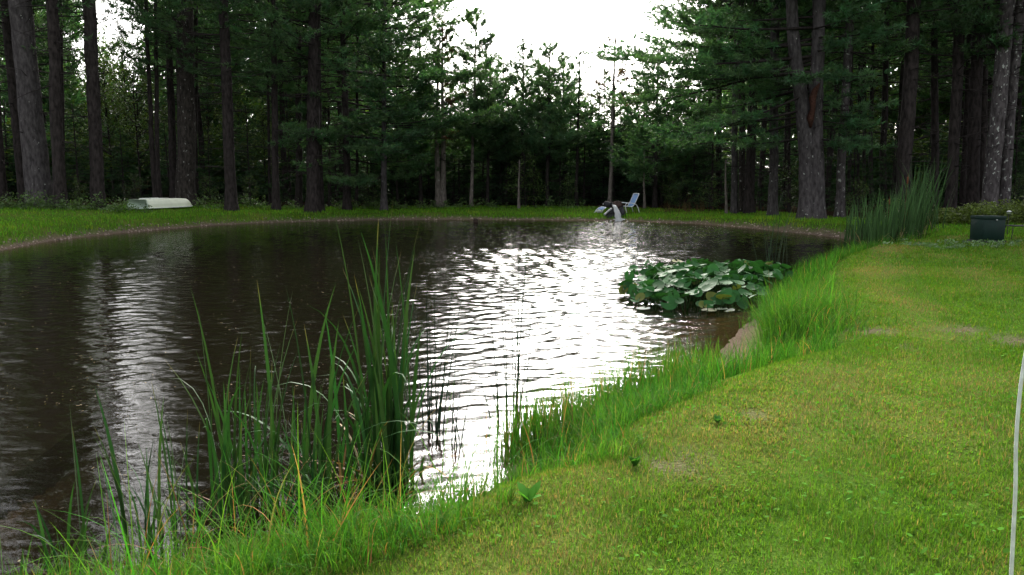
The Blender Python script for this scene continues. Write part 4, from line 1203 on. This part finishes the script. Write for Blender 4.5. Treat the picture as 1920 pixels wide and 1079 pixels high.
for i, (px, py, lab) in enumerate([(1243, 577, "pale upturned lily leaf floating at the near edge of the patch"), (1352, 583, "small pale lily leaf floating flat in front of the patch"), (1368, 588, "curled whitish lily leaf floating nearest the muddy shore"), (1205, 582, "dark flat lily leaf floating off the patch's outer corner"), (1330, 585, "dull olive lily leaf floating flat under the front of the patch")]):
    q = at(px, py, 0)
    V, fs = pad([.16, .11, .09, .12, .13][i], [.25, .05, .5, .05, .06][i])
    M_ = rotm([.15, .03, .2, .03, .03][i], 1.0 + i, i * 2.1)
    c = [(.10, .16, .09), (.22, .26, .18), (.34, .36, .28), (.03, .06, .03), (.09, .10, .04)][i]
    V = V @ M_.T
    o = build("floating_leaf", V, fs, M_PAD, None, np.tile(c, (len(V), 1)), True)
    o.location = (q[0], q[1], .03)
    tag(o, lab, "lily leaf", "loose floating lily leaves")

# ------------------------------------------------------------------ weeds under the trees and by the cabinet
def weeds(name, label, pts, hgt, ls, colr, seed, per=26, cat="weeds", kind='stuff'):
    g = np.random.RandomState(seed)
    n_ = len(pts)
    z = land(pts)
    hh = hgt * g.uniform(.25, 1.25, n_) ** 1.3 * (.4 + 1.0 * vnoise(pts[:, 0], pts[:, 1], .9, 2))
    it = np.repeat(np.arange(n_), per)
    u = g.rand(len(it)) ** .7
    ax, ay = g.normal(0, .25, n_), g.normal(0, .25, n_)
    T = np.stack([pts[it, 0] + ax[it] * u * hh[it] + g.normal(0, .05 + .1 * hgt, len(it)), pts[it, 1] + ay[it] * u * hh[it] + g.normal(0, .05 + .1 * hgt, len(it)), z[it] + u * hh[it]], 1)
    nrm = g.normal(0, 1, T.shape); nrm[:, 2] = np.abs(nrm[:, 2]) + .4
    nrm /= np.linalg.norm(nrm, axis=1, keepdims=True)
    a1 = np.cross(nrm, g.normal(0, 1, T.shape)); a1 /= np.linalg.norm(a1, axis=1, keepdims=True) + 1e-9
    a2 = np.cross(nrm, a1)
    ln = ls * g.uniform(.5, 1.3, len(T))[:, None]
    V = np.stack([T - a1 * ln * .5, T + a2 * ln * .22, T + a1 * ln * .5, T - a2 * ln * .22], 1).reshape(-1, 3)
    c = np.array(colr) * g.uniform(.55, 1.4, (n_, 1))
    cc = c[it] * g.uniform(.75, 1.3, (len(it), 1))
    return tag(build(name, V, [np.arange(len(V)).reshape(-1, 4)], M_LEAF, col=np.repeat(cc, 4, 0)), label, cat, kind=kind)
g = np.random.RandomState(31)
pts = np.concatenate([np.stack([x_at(px, y, .6) + g.normal(0, .5, n_), y + g.normal(0, .5, n_)], 1) for px, y, n_ in [(-30, 33.5, 40), (20, 33.6, 45), (70, 33.8, 25), (120, 34.4, 30), (160, 34.6, 26), (205, 35, 30), (235, 36, 22), (385, 40.5, 25), (450, 42, 20), (480, 42.5, 20), (540, 43, 15), (640, 44.5, 22), (700, 45, 28), (740, 45.5, 30), (800, 46.5, 25), (860, 47, 20), (920, 47, 14), (1020, 47, 14), (1080, 46.5, 14)]])
weeds("undergrowth", "low leafy weeds along the foot of the wood beyond the far lawn", pts, .55, .13, (.075, .125, .04), 1, 18)
pts = np.concatenate([np.stack([x_at(px, y, .5) + g.normal(0, .45, n_), y + g.normal(0, .5, n_)], 1) for px, y, n_ in [(1745, 29, 60), (1775, 28.6, 90), (1805, 28.4, 90), (1835, 28.5, 70), (1865, 28.4, 60), (1900, 28, 60), (1930, 27.6, 60), (1720, 30, 40)]])
weeds("undergrowth", "bushy yellow-green weeds behind the green utility cabinet", pts, .72, .11, (.085, .115, .024), 2, 34)
pts = np.stack([x_at(1280, 43, .4) + g.normal(0, .9, 40), 42.3 + g.normal(0, .4, 40)], 1)
V, fs, sv, ids = ribbons(np.c_[np.repeat(pts, 5, 0) + g.normal(0, .1, (200, 2)), np.repeat(land(pts), 5)], g.rand(200) * 6.28, g.uniform(.25, .75, 200), .02, g.uniform(0, .3, 200), g.uniform(0, .8, 200), 4)
tag(build("dry_grass", V, fs, M_BLADE, col=(np.array([.12, .075, .045]) * g.uniform(.5, 1.3, (200, 1)))[ids]), "thin reddish dry grass on the far bank past the reclining chair", "grass", kind='stuff')
# pale weeds round the cabinet and single rosettes in the lawn
b = at(1856, 456, .55)
pts = np.stack([b[0] + g.normal(-.6, .9, 60), b[1] - .25 + g.normal(0, .55, 60)], 1)
weeds("ground_weeds", "low pale leafy weeds round the foot of the green cabinet", pts, .12, .10, (.10, .17, .07), 3, 14)
def rosette(px, py, z, n_, ll, label, seed, colr=(.05, .14, .03)):
    g = np.random.RandomState(seed)
    q = at(px, py, z)
    q[2] = gz(q[0], q[1])
    V, fs, sv, ids = ribbons(np.zeros((n_, 3)), np.arange(n_) / n_ * 6.28 + g.normal(0, .3, n_), ll * g.uniform(.7, 1.2, n_), ll * .45, g.uniform(.3, .8, n_), g.uniform(.2, .8, n_), 6, 'cat')
    V[:, 2] += .01
    o = build("leafy_weed", V, fs, M_CLOVER, None, (np.array(colr) * g.uniform(.8, 1.3, (n_, 1)))[ids])
    o.location = q
    return tag(o, label, "weed", "broad-leaved weeds in the grass")
rosette(990, 975, .42, 7, .11, "broad-leaved weed with upright oval leaves at the foot of the near bank", 1, (.07, .20, .03))
rosette(1190, 880, .5, 9, .07, "dark-leaved weed on the lawn's edge above the shore sedge", 2, (.045, .13, .02))
rosette(1345, 795, .52, 7, .06, "small fresh green weed on the lawn's edge below the grass clump", 3)

# ------------------------------------------------------------------ floating specks on the water
g = np.random.RandomState(14)
xy = scatter(g, 5200, 36, 4, 22)
_, sd, _ = land(xy, True)
ok = (sd < -.15) & (g.rand(len(xy)) < .35 + .9 * (vnoise(xy[:, 0], xy[:, 1], .6, 2) > .5)) & (xy[:, 0] < 1.0)
xy = xy[ok]; n_ = len(xy)
s_ = g.uniform(.003, .010, n_); th = g.rand(n_) * 6.28
dx, dy = np.stack([np.cos(th), np.sin(th)], 0)
V = np.stack([np.c_[xy[:, 0] + a1 * dx * s_ * 1.5 - b1 * dy * s_ * .6, xy[:, 1] + a1 * dy * s_ * 1.5 + b1 * dx * s_ * .6, np.full(n_, .013) + a1 * .002] for a1, b1 in ((-1, -1), (1, -1), (1, 1), (-1, 1))], 1).reshape(-1, 3)
c = np.array([.20, .16, .10]) * g.uniform(.3, 1.5, (n_, 1))
tag(build("debris", V, [np.arange(len(V)).reshape(-1, 4)], M_BLADE, col=np.repeat(c, 4, 0)), "tiny floating bits of leaf and seed scattered on the dark water", "debris", kind='stuff')

# small stones on the bare far bank
g = np.random.RandomState(15)
n_ = 900
t_ = g.rand(n_) * 16
i0 = t_.astype(int)
xy = SH[i0] * (1 - (t_ - i0))[:, None] + SH[i0 + 1] * (t_ - i0)[:, None]
nrmv = xy - np.array([-2, 22.0]); nrmv /= np.linalg.norm(nrmv, axis=1, keepdims=True)
xy = xy + nrmv * g.uniform(0, .5, n_)[:, None]
z = land(xy)
s_ = g.uniform(.015, .06, n_)
oct_ = np.array([[1, 0, 0], [0, 1, 0], [-1, 0, 0], [0, -1, 0], [0, 0, .7], [0, 0, -.7]])
V = (np.c_[xy, z][:, None, :] + oct_[None] * s_[:, None, None] * g.uniform(.6, 1.4, (n_, 6, 1))).reshape(-1, 3)
ft = np.array([[0, 1, 4], [1, 2, 4], [2, 3, 4], [3, 0, 4], [1, 0, 5], [2, 1, 5], [3, 2, 5], [0, 3, 5]])
F_ = ((np.arange(n_) * 6)[:, None, None] + ft[None]).reshape(-1, 3)
c = np.array([.22, .17, .14]) * g.uniform(.4, 1.7, (n_, 1))
mstone = leaf_mat("pebble", transl=0.0, rough=.85, spec=.2, vary=0)
tag(build("pebbles", V, [F_], mstone, col=np.repeat(c, 6, 0)), "small stones on the bare soil rim of the far bank", "stones", kind='stuff')

# ------------------------------------------------------------------ overturned boat
M_HULL = plain("pale_hull_paint", (0.76, 0.80, 0.64), .45, .4, nscale=3, var=.08)
M_TRANSOM = plain("greenish_transom_paint", (0.44, 0.54, 0.44), .5, .4, nscale=4, var=.12)
M_STRIP = plain("white_strip_paint", (0.74, 0.77, 0.70), .45, .4, nscale=5, var=.06)
bx = np.array([x_at(259, 37.2, .8), 37.2])
boat = empty("overturned_boat", (bx[0], bx[1], gz(*bx) + .02), R(70))
tag(boat, "pale cream-green rowing boat lying upside down on the grass before the pines", "boat")
Lb, hb = 3.4, .44
ts = np.linspace(0, 1, 15)
rows = []
for t in ts:
    half = .60 * (1 - .22 * t ** 2 - .66 * max(0, (t - .66) / .34) ** 2.0)
    ztop = hb * (1 - .02 * t - .86 * max(0, (t - .74) / .26) ** 1.8)
    prof = [(half, 0.0), (half * .985, .10 * ztop / hb * 2), (half * .965, ztop * .52), (half * .945, ztop * .56), (half * .90, ztop * .90), (half * .80, ztop * .985), (0, ztop)]
    full = prof + [(-a1, b1) for a1, b1 in prof[-2::-1]]
    rows.append([(t * Lb, a1, b1) for a1, b1 in full])
rows = np.array(rows)
nc = rows.shape[1]
i = (np.arange(len(ts) - 1) * nc)[:, None]; j = np.arange(nc - 1)[None]
q = np.stack([i + j, i + nc + j, i + nc + j + 1, i + j + 1], -1).reshape(-1, 4)
hull = build("hull", rows.reshape(-1, 3), [q, (np.arange(nc) + (len(ts) - 1) * nc)[None]], M_HULL, boat)
V = rows[0].copy(); V2 = V.copy(); V[:, 0] -= .003; V2[:, 0] -= .045
V[:, 1:] *= .995; V2[:, 1:] *= .985
nn = len(V)
side = np.stack([np.arange(nn), (np.arange(nn) + 1) % nn, (np.arange(nn) + 1) % nn + nn, np.arange(nn) + nn], 1)
build("transom", np.concatenate([V, V2]), [side, (np.arange(nn) + nn)[None, ::-1], np.arange(nn)[None]], M_TRANSOM, boat)["label"] = "flat stern board, greener than the sides"
for yy in (-.30, .30):
    mb = MB()
    mb.add(*[(lambda vf: vf[0])(box_vf(.45, 1.55, yy - .05, yy + .05, hb * .965, hb + .035)), [box_vf(0, 1, 0, 1, 0, 1)[1]]])
    mb.build("skid_strip", M_STRIP, boat)
for sgn in (-1, 1):
    pth = np.array([[t * Lb, sgn * (.60 * (1 - .22 * t ** 2 - .66 * max(0, (t - .66) / .34) ** 2.0) + .015), .03] for t in ts])
    V, fs = tubes(pth[None], np.full((1, len(ts)), .028), 6)
    build("gunwale_rail", V, fs, M_STRIP, boat)

# ------------------------------------------------------------------ reclining chair and footstool
M_FRAME = plain("white_enamel_tube", (0.72, 0.74, 0.74), .35, .5, var=.05)
M_SLING = plain("blue_mesh_sling", (0.20, 0.32, 0.55), .7, .3, nscale=90, var=.12)
def curve(pts, k=18):
    pts = np.array(pts, float)
    d = np.r_[0, np.cumsum(np.linalg.norm(np.diff(pts, axis=0), axis=1))]
    u = np.linspace(0, d[-1], k)
    o = np.stack([np.interp(u, d, pts[:, i]) for i in range(3)], 1)
    for _ in range(3):
        o[1:-1] = (o[:-2] + 2 * o[1:-1] + o[2:]) / 4
    return o
def tube_obj(name, pts, r, mat, parent, k=18, sides=7):
    c_ = curve(pts, k)
    V, fs = tubes(c_[None], np.full((1, k), r), sides)
    return build(name, V, fs, mat, parent, smooth_sh=True)
cy_ = 42.5
cx = x_at(1180, cy_, .4)
chair = empty("reclining_chair", (cx, cy_, gz(cx, cy_)), R(20))
tag(chair, "white-framed reclining garden chair with a blue mesh sling beside the water spout", "chair")
chair.scale = (.95, .95, .95)
hw = .29
def sling(name, prof, hw, mat, parent):
    prof = np.array(prof, float)
    nP = len(prof)
    V = np.concatenate([np.c_[prof[:, 0], np.full(nP, s_ * hw), prof[:, 1]] for s_ in (-1, 1)])
    nr_ = np.gradient(prof, axis=0); nr_ = np.c_[-nr_[:, 1], nr_[:, 0]]; nr_ /= np.linalg.norm(nr_, axis=1, keepdims=True)
    V2 = V - np.concatenate([np.c_[nr_[:, 0], np.zeros(nP), nr_[:, 1]]] * 2) * .012
    A = np.concatenate([V, V2]); i = np.arange(nP - 1)
    q1 = np.stack([i, i + 1, i + nP + 1, i + nP], 1)
    q2 = q1[:, ::-1] + 2 * nP
    e1 = np.stack([i, i + 2 * nP, i + 1 + 2 * nP, i + 1], 1); e2 = np.stack([i + nP, i + 1 + nP, i + 1 + 3 * nP, i + 3 * nP], 1)
    return build(name, A, [q1, q2, e1, e2], mat, parent)
sling("backrest", [(.07, .33), (.17, .52), (.29, .76), (.40, 1.0)], hw, M_SLING, chair)
sling("seat", [(-.46, .36), (-.30, .335), (-.1, .32), (.05, .325)], hw, M_SLING, chair)
for s_ in (-1, 1):
    yv = s_ * (hw + .02)
    tube_obj("side_rail", [(-.5, yv, .37), (-.3, yv, .34), (.06, yv, .32), (.18, yv, .53), (.30, yv, .77), (.42, yv, 1.03)], .02, M_FRAME, chair)
    yv = s_ * (hw + .065)
    tube_obj("armrest", [(-.40, yv, .50), (-.36, yv, .54), (-.1, yv, .535), (.12, yv, .50), (.26, yv, .42)], .022, M_FRAME, chair)
    tube_obj("leg", [(.26, yv, .42), (.36, yv, .24), (.43, yv, 0.0)], .02, M_FRAME, chair)
    tube_obj("leg", [(-.40, yv, .50), (-.44, yv, .30), (-.34, yv, .0)], .02, M_FRAME, chair)
tube_obj("top_bar", [(.42, -hw - .02, 1.03), (.425, 0, 1.04), (.42, hw + .02, 1.03)], .022, M_FRAME, chair)
fx = x_at(1131, cy_ + .2, .4)
stool = empty("footstool", (fx, cy_ + .2, gz(fx, cy_ + .2)), R(30))
tag(stool, "low white-framed blue mesh footstool behind the dark boulders", "footstool")
sling("sling_seat", [(-.2, .20), (-.1, .27), (.05, .31), (.18, .33), (.24, .30)], .26, M_SLING, stool)
for s_ in (-1, 1):
    yv = s_ * .28
    tube_obj("leg", [(.26, yv, .32), (.20, yv, .2), (.12, yv, 0)], .02, M_FRAME, stool)
    tube_obj("side_rail", [(-.36, yv, .02), (-.22, yv, .20), (-.08, yv, .29), (.1, yv, .34), (.26, yv, .32)], .02, M_FRAME, stool)

# ------------------------------------------------------------------ spout: boulders, pipe, falling water
M_ROCK = plain("dark_rock", (0.028, 0.028, 0.030), .8, .3, nscale=7, var=.5, bmp=.7)
M_ROCKB = plain("brown_rock", (0.055, 0.036, 0.030), .85, .2, nscale=7, var=.5, bmp=.7)
M_ROCKW = plain("whitish_stone", (0.42, 0.43, 0.42), .8, .2, nscale=7, var=.3, bmp=.5)
def boulder(px, py, y, size, label, mat, seed, name="boulder"):
    g = np.random.RandomState(seed)
    nu, nv = 16, 10
    u = np.arange(nu) / nu * 2 * np.pi; v = np.linspace(.02, np.pi - .02, nv)
    U, Vv = np.meshgrid(u, v)
    X = np.stack([np.cos(U) * np.sin(Vv), np.sin(U) * np.sin(Vv), np.cos(Vv)], -1)
    for _ in range(7):                      # chop flat facets
        dr = g.normal(0, 1, 3); dr /= np.linalg.norm(dr); lim = g.uniform(.55, .85)
        ex = np.maximum((X @ dr) - lim, 0)
        X = X - ex[..., None] * dr * .9
    X = X * np.array(size) * (1 + g.normal(0, .025, X.shape[:2])[..., None])
    i = (np.arange(nv - 1) * nu)[:, None]; j = np.arange(nu)[None]; j2 = (j + 1) % nu
    q = np.stack([i + j, i + nu + j, i + nu + j2, i + j2], -1).reshape(-1, 4)
    o = build(name, X.reshape(-1, 3), [q, np.arange(nu)[None], (np.arange(nu) + (nv - 1) * nu)[None, ::-1]], mat)
    zc = h_at(py, y)
    o.location = (x_at(px, y, zc), y, zc)
    return tag(o, label, "rock", "rocks about the water spout")
ys = SPOUT[1] + .75
boulder(1141, 383, ys + .2, (.26, .24, .19), "rounded near-black boulder on top of the pile at the spout", M_ROCK, 1)
boulder(1157, 386, ys + .15, (.33, .25, .24), "brown boulder on top of the pile beside the spout, nearest the chair", M_ROCKB, 2)
boulder(1145, 399, ys + .02, (.36, .32, .27), "grey sloping boulder at the base of the pile behind the pale pipe", M_ROCK, 3)
boulder(1166, 399, ys + .0, (.24, .32, .36), "tall dark boulder at the base of the pile beside the falling water", M_ROCK, 4)
boulder(1152, 408, ys - .2, (.40, .28, .20), "wet black boulder at the waterline behind the falling water", M_ROCK, 5)
boulder(1123, 396.5, ys + .6, (.16, .14, .09), "small whitish stone on the grass beside the footstool", M_ROCKW, 6)
boulder(1131, 383, ys + .1, (.035, .035, .04), "tiny white pebble on the edge of the near-black boulder", M_ROCKW, 7)
M_PIPE = plain("pale_plastic_pipe", (0.36, 0.38, 0.38), .5, .4, var=.08)
yp = ys - .42
pA = np.array([x_at(1133, yp - .1, .12), yp - .1, h_at(403, yp - .1)]); pB = np.array([x_at(1147, yp + .1, .5), yp + .1, h_at(391, yp + .1)])
dv = (pB - pA) / np.linalg.norm(pB - pA)
k_ = [pA, pA + dv * .001, pA + dv * .06, pA + dv * .061, pB]
V, fs = tubes(np.array(k_)[None] - pA, np.array([[.035, .058, .058, .046, .046]]), 12)
o = build("drain_pipe", V, fs, M_PIPE, smooth_sh=False); o.location = pA
tag(o, "pale grey pipe leaning down against the boulders beside the spout", "pipe")
# the pipe mouth the water leaves by
ym = ys - .30
mo = np.array([x_at(1150, ym, .7), ym, h_at(386.5, ym)])
V, fs = tubes(np.array([[0, .35, .03], [0, .02, 0], [0, .0, 0], [0, .02, 0], [0, .3, .03]], float)[None] - 0, np.array([[.07, .07, .055, .05, .05]]), 12)
o = build("spout_pipe", V, fs, M_ROCK); o.location = mo
tag(o, "short dark pipe mouth from which the water pours", "pipe")
m, n, l = new_mat("white_water")
f = noise(n, l, 6, 5, scl=(5, 5, 1.2))
p = n.new("ShaderNodeBsdfPrincipled"); p.inputs["Base Color"].default_value = (.93, .94, .96, 1); p.inputs["Roughness"].default_value = .25
l.new(bump(n, l, f, 1.0, .05), p.inputs["Normal"])
tl = n.new("ShaderNodeBsdfTranslucent"); tl.inputs["Color"].default_value = (.94, .95, .97, 1)
mx = n.new("ShaderNodeMixShader"); mx.inputs[0].default_value = .62; l.new(p.outputs[0], mx.inputs[1]); l.new(tl.outputs[0], mx.inputs[2])
tr = n.new("ShaderNodeBsdfTransparent")
mh = n.new("ShaderNodeMixShader"); kf = ramp(n, l, f, [(.24, (0, 0, 0)), (.34, (1, 1, 1))]); l.new(kf, mh.inputs[0]); l.new(tr.outputs[0], mh.inputs[1]); l.new(mx.outputs[0], mh.inputs[2])
out_node(n, l, mh.outputs[0])
M_FOAM = m
en = np.array([SPOUT[0], SPOUT[1] - .12, -.03])
s = np.linspace(0, 1, 14)[:, None]
vel = (en - mo)
pth = mo + np.c_[vel[0] * s ** .8, vel[1] * s, vel[2] * s ** 1.9]
g = np.random.RandomState(4)
V, fs = tubes((pth - mo)[None], (.06 + .11 * s[:, 0] ** 1.1)[None], 12, True, 1 + g.normal(0, .14, (1, 14, 12)))
o = build("water_spout", V, fs, M_FOAM, smooth_sh=True); o.location = mo
tag(o, "white stream of water arching from the boulder pile into the pond", "water spout")
mb = MB()
for i in range(120):
    rr, th = abs(g.normal(0, .28)), g.rand() * 6.28
    c_ = np.array([SPOUT[0] + math.cos(th) * rr * 1.5, SPOUT[1] - .12 + math.sin(th) * rr, .0 + max(0, .16 - rr * .35) * g.rand()])
    s_ = g.uniform(.012, .05)
    mb.add(c_ - np.array([*SPOUT[:2], 0]) + oct_ * s_ * g.uniform(.6, 1.3, (6, 1)), [ft])
o = mb.build("splash", plain("foam", (.8, .83, .86), .4, .5)); o.location = (SPOUT[0], SPOUT[1], 0)
tag(o, "white foam thrown up where the falling water meets the pond", "splash", kind='stuff')

# ------------------------------------------------------------------ stub post in the water
M_OLDWOOD = plain("old_wet_wood", (0.035, 0.022, 0.016), .85, .3, nscale=12, var=.4, bmp=.6)
q = at(892, 417.5, 0)
mb = MB()
a_ = np.arange(10) / 10 * 6.28
V, fs = tubes(np.array([[0, 0, -.5], [0, 0, .13], [.01, 0, .17], [.015, 0, .19]])[None], np.array([[.115, .115, .11, .09]]), 10, True, 1 + g.normal(0, .06, (1, 4, 10)))
o = build("wooden_post", V, fs, M_OLDWOOD); o.location = q
tag(o, "short dark wooden post stub standing in the water off the far bank", "post")

# ------------------------------------------------------------------ green utility cabinet
M_CAB = plain("dark_green_cabinet_paint", (0.004, 0.017, 0.013), .6, .2, nscale=5, var=.2)
M_CABD = plain("dark_plinth", (0.03, 0.035, 0.03), .9, .2, nscale=10, var=.2)
M_STEEL = plain("bright_steel", (0.55, 0.56, 0.56), .35, .5, .6)
cyb = at(1863, 455, .55)
cab = empty("utility_cabinet", (cyb[0], cyb[1] + .3, gz(cyb[0], cyb[1] + .3)), R(4))
cab.scale = (.76, .9, 1.06)
tag(cab, "dark green boxy metal utility cabinet standing on the lawn before the weeds", "utility cabinet")
def bev_box(x0, x1, y0, y1, z0, z1, b=.012):
    """box with bevelled edges"""
    xs, ys_, zs = (x0, x0 + b, x1 - b, x1), (y0, y0 + b, y1 - b, y1), (z0, z0 + b, z1 - b, z1)
    V = []
    for zi, (zv, ins) in enumerate(((z0, b), (z0 + b, 0), (z1 - b, 0), (z1, b))):
        V += [(x0 + ins + (b if not ins else 0), y0 + ins, zv), (x1 - ins - (b if not ins else 0), y0 + ins, zv), (x1 - ins, y0 + ins + (b if not ins else 0), zv), (x1 - ins, y1 - ins - (b if not ins else 0), zv),
              (x1 - ins - (b if not ins else 0), y1 - ins, zv), (x0 + ins + (b if not ins else 0), y1 - ins, zv), (x0 + ins, y1 - ins - (b if not ins else 0), zv), (x0 + ins, y0 + ins + (b if not ins else 0), zv)]
    V = np.array(V)
    i = (np.arange(3) * 8)[:, None]; j = np.arange(8)[None]; j2 = (j + 1) % 8
    q = np.stack([i + j, i + j2, i + 8 + j2, i + 8 + j], -1).reshape(-1, 4)
    return V, [q, np.arange(8)[None, ::-1], (np.arange(8) + 24)[None]]
build("plinth", *bev_box(-.44, .44, -.30, .30, -.12, .045), M_CABD, cab)
build("body", *bev_box(-.385, .385, -.265, .265, .048, .534), M_CAB, cab)
build("lid", *bev_box(-.395, .395, -.278, .275, .535, .61, .008), M_CAB, cab)
build("door", *bev_box(-.355, .355, -.283, -.268, .08, .485, .006), M_CAB, cab)
V, fs = tubes(np.array([[.06, -.305, .52], [.06, -.292, .52], [.06, -.266, .52]])[None], np.array([[.016, .018, .018]]), 10)
build("lock", V, fs, M_STEEL, cab)

# low wire table and stake light past the cabinet
M_IRON = plain("black_iron", (0.012, 0.012, 0.013), .5, .4)
tq = at(1912, 449, .55)
tb = empty("wire_table", (tq[0] + .12, tq[1] + .2, gz(tq[0], tq[1] + .2)), 0)
tag(tb, "low black iron garden table on the lawn past the green cabinet", "garden table")
build("table_top", *bev_box(-.34, .34, -.2, .2, .34, .365, .006), M_IRON, tb)
for sx in (-1, 1):
    for sy in (-1, 1):
        tube_obj("leg", [(sx * .29, sy * .16, .34), (sx * .30, sy * .17, .18), (sx * .335, sy * .19, 0)], .010, M_IRON, tb, 6, 6)
lq = at(1918, 444, .55)
sl = empty("stake_light", (lq[0], lq[1] + .7, gz(lq[0], lq[1] + .7)))
tag(sl, "thin garden stake light with a small pale cap behind the iron table", "garden light")
tube_obj("stake", [(0, 0, -.1), (0, 0, .3), (0, 0, .62)], .010, M_IRON, sl, 5, 6)
V, fs = tubes(np.array([[0, 0, .60], [0, 0, .66], [0, 0, .665], [0, 0, .70]])[None], np.array([[.05, .055, .08, .02]]), 12)
build("cap", V, fs, M_STEEL, sl)

# ------------------------------------------------------------------ leaning wire beside the camera
M_WIRE = plain("galvanised_wire", (0.66, 0.67, 0.68), .45, .5, .3, nscale=30, var=.2)
yw = 2.3
def wp(px, py, y):
    z = h_at(py, y)
    return (x_at(px, y, z), y, z)
pts = [wp(1889, 1240, yw), wp(1896, 1079, yw), wp(1902, 960, yw), wp(1906, 890, yw), wp(1903, 860, yw), wp(1908, 780, yw), wp(1917, 690, yw), wp(1945, 560, yw), wp(1985, 400, yw)]
pts = np.array(pts)
gzz = gz(pts[0][0], yw)
pts = np.concatenate([[[pts[0][0] - .01, yw, gzz - .06]], pts[pts[:, 2] > gzz]])
V, fs = tubes((curve(pts, 40) - pts[0])[None], np.linspace(.0065, .0045, 40)[None], 8)
o = build("fence_wire", V, fs, M_WIRE, smooth_sh=True); o.location = pts[0]
tag(o, "bent pale grey wire rising from the lawn at the picture's edge", "wire")
print("polys", sum(len(me.polygons) for me in bpy.data.meshes))
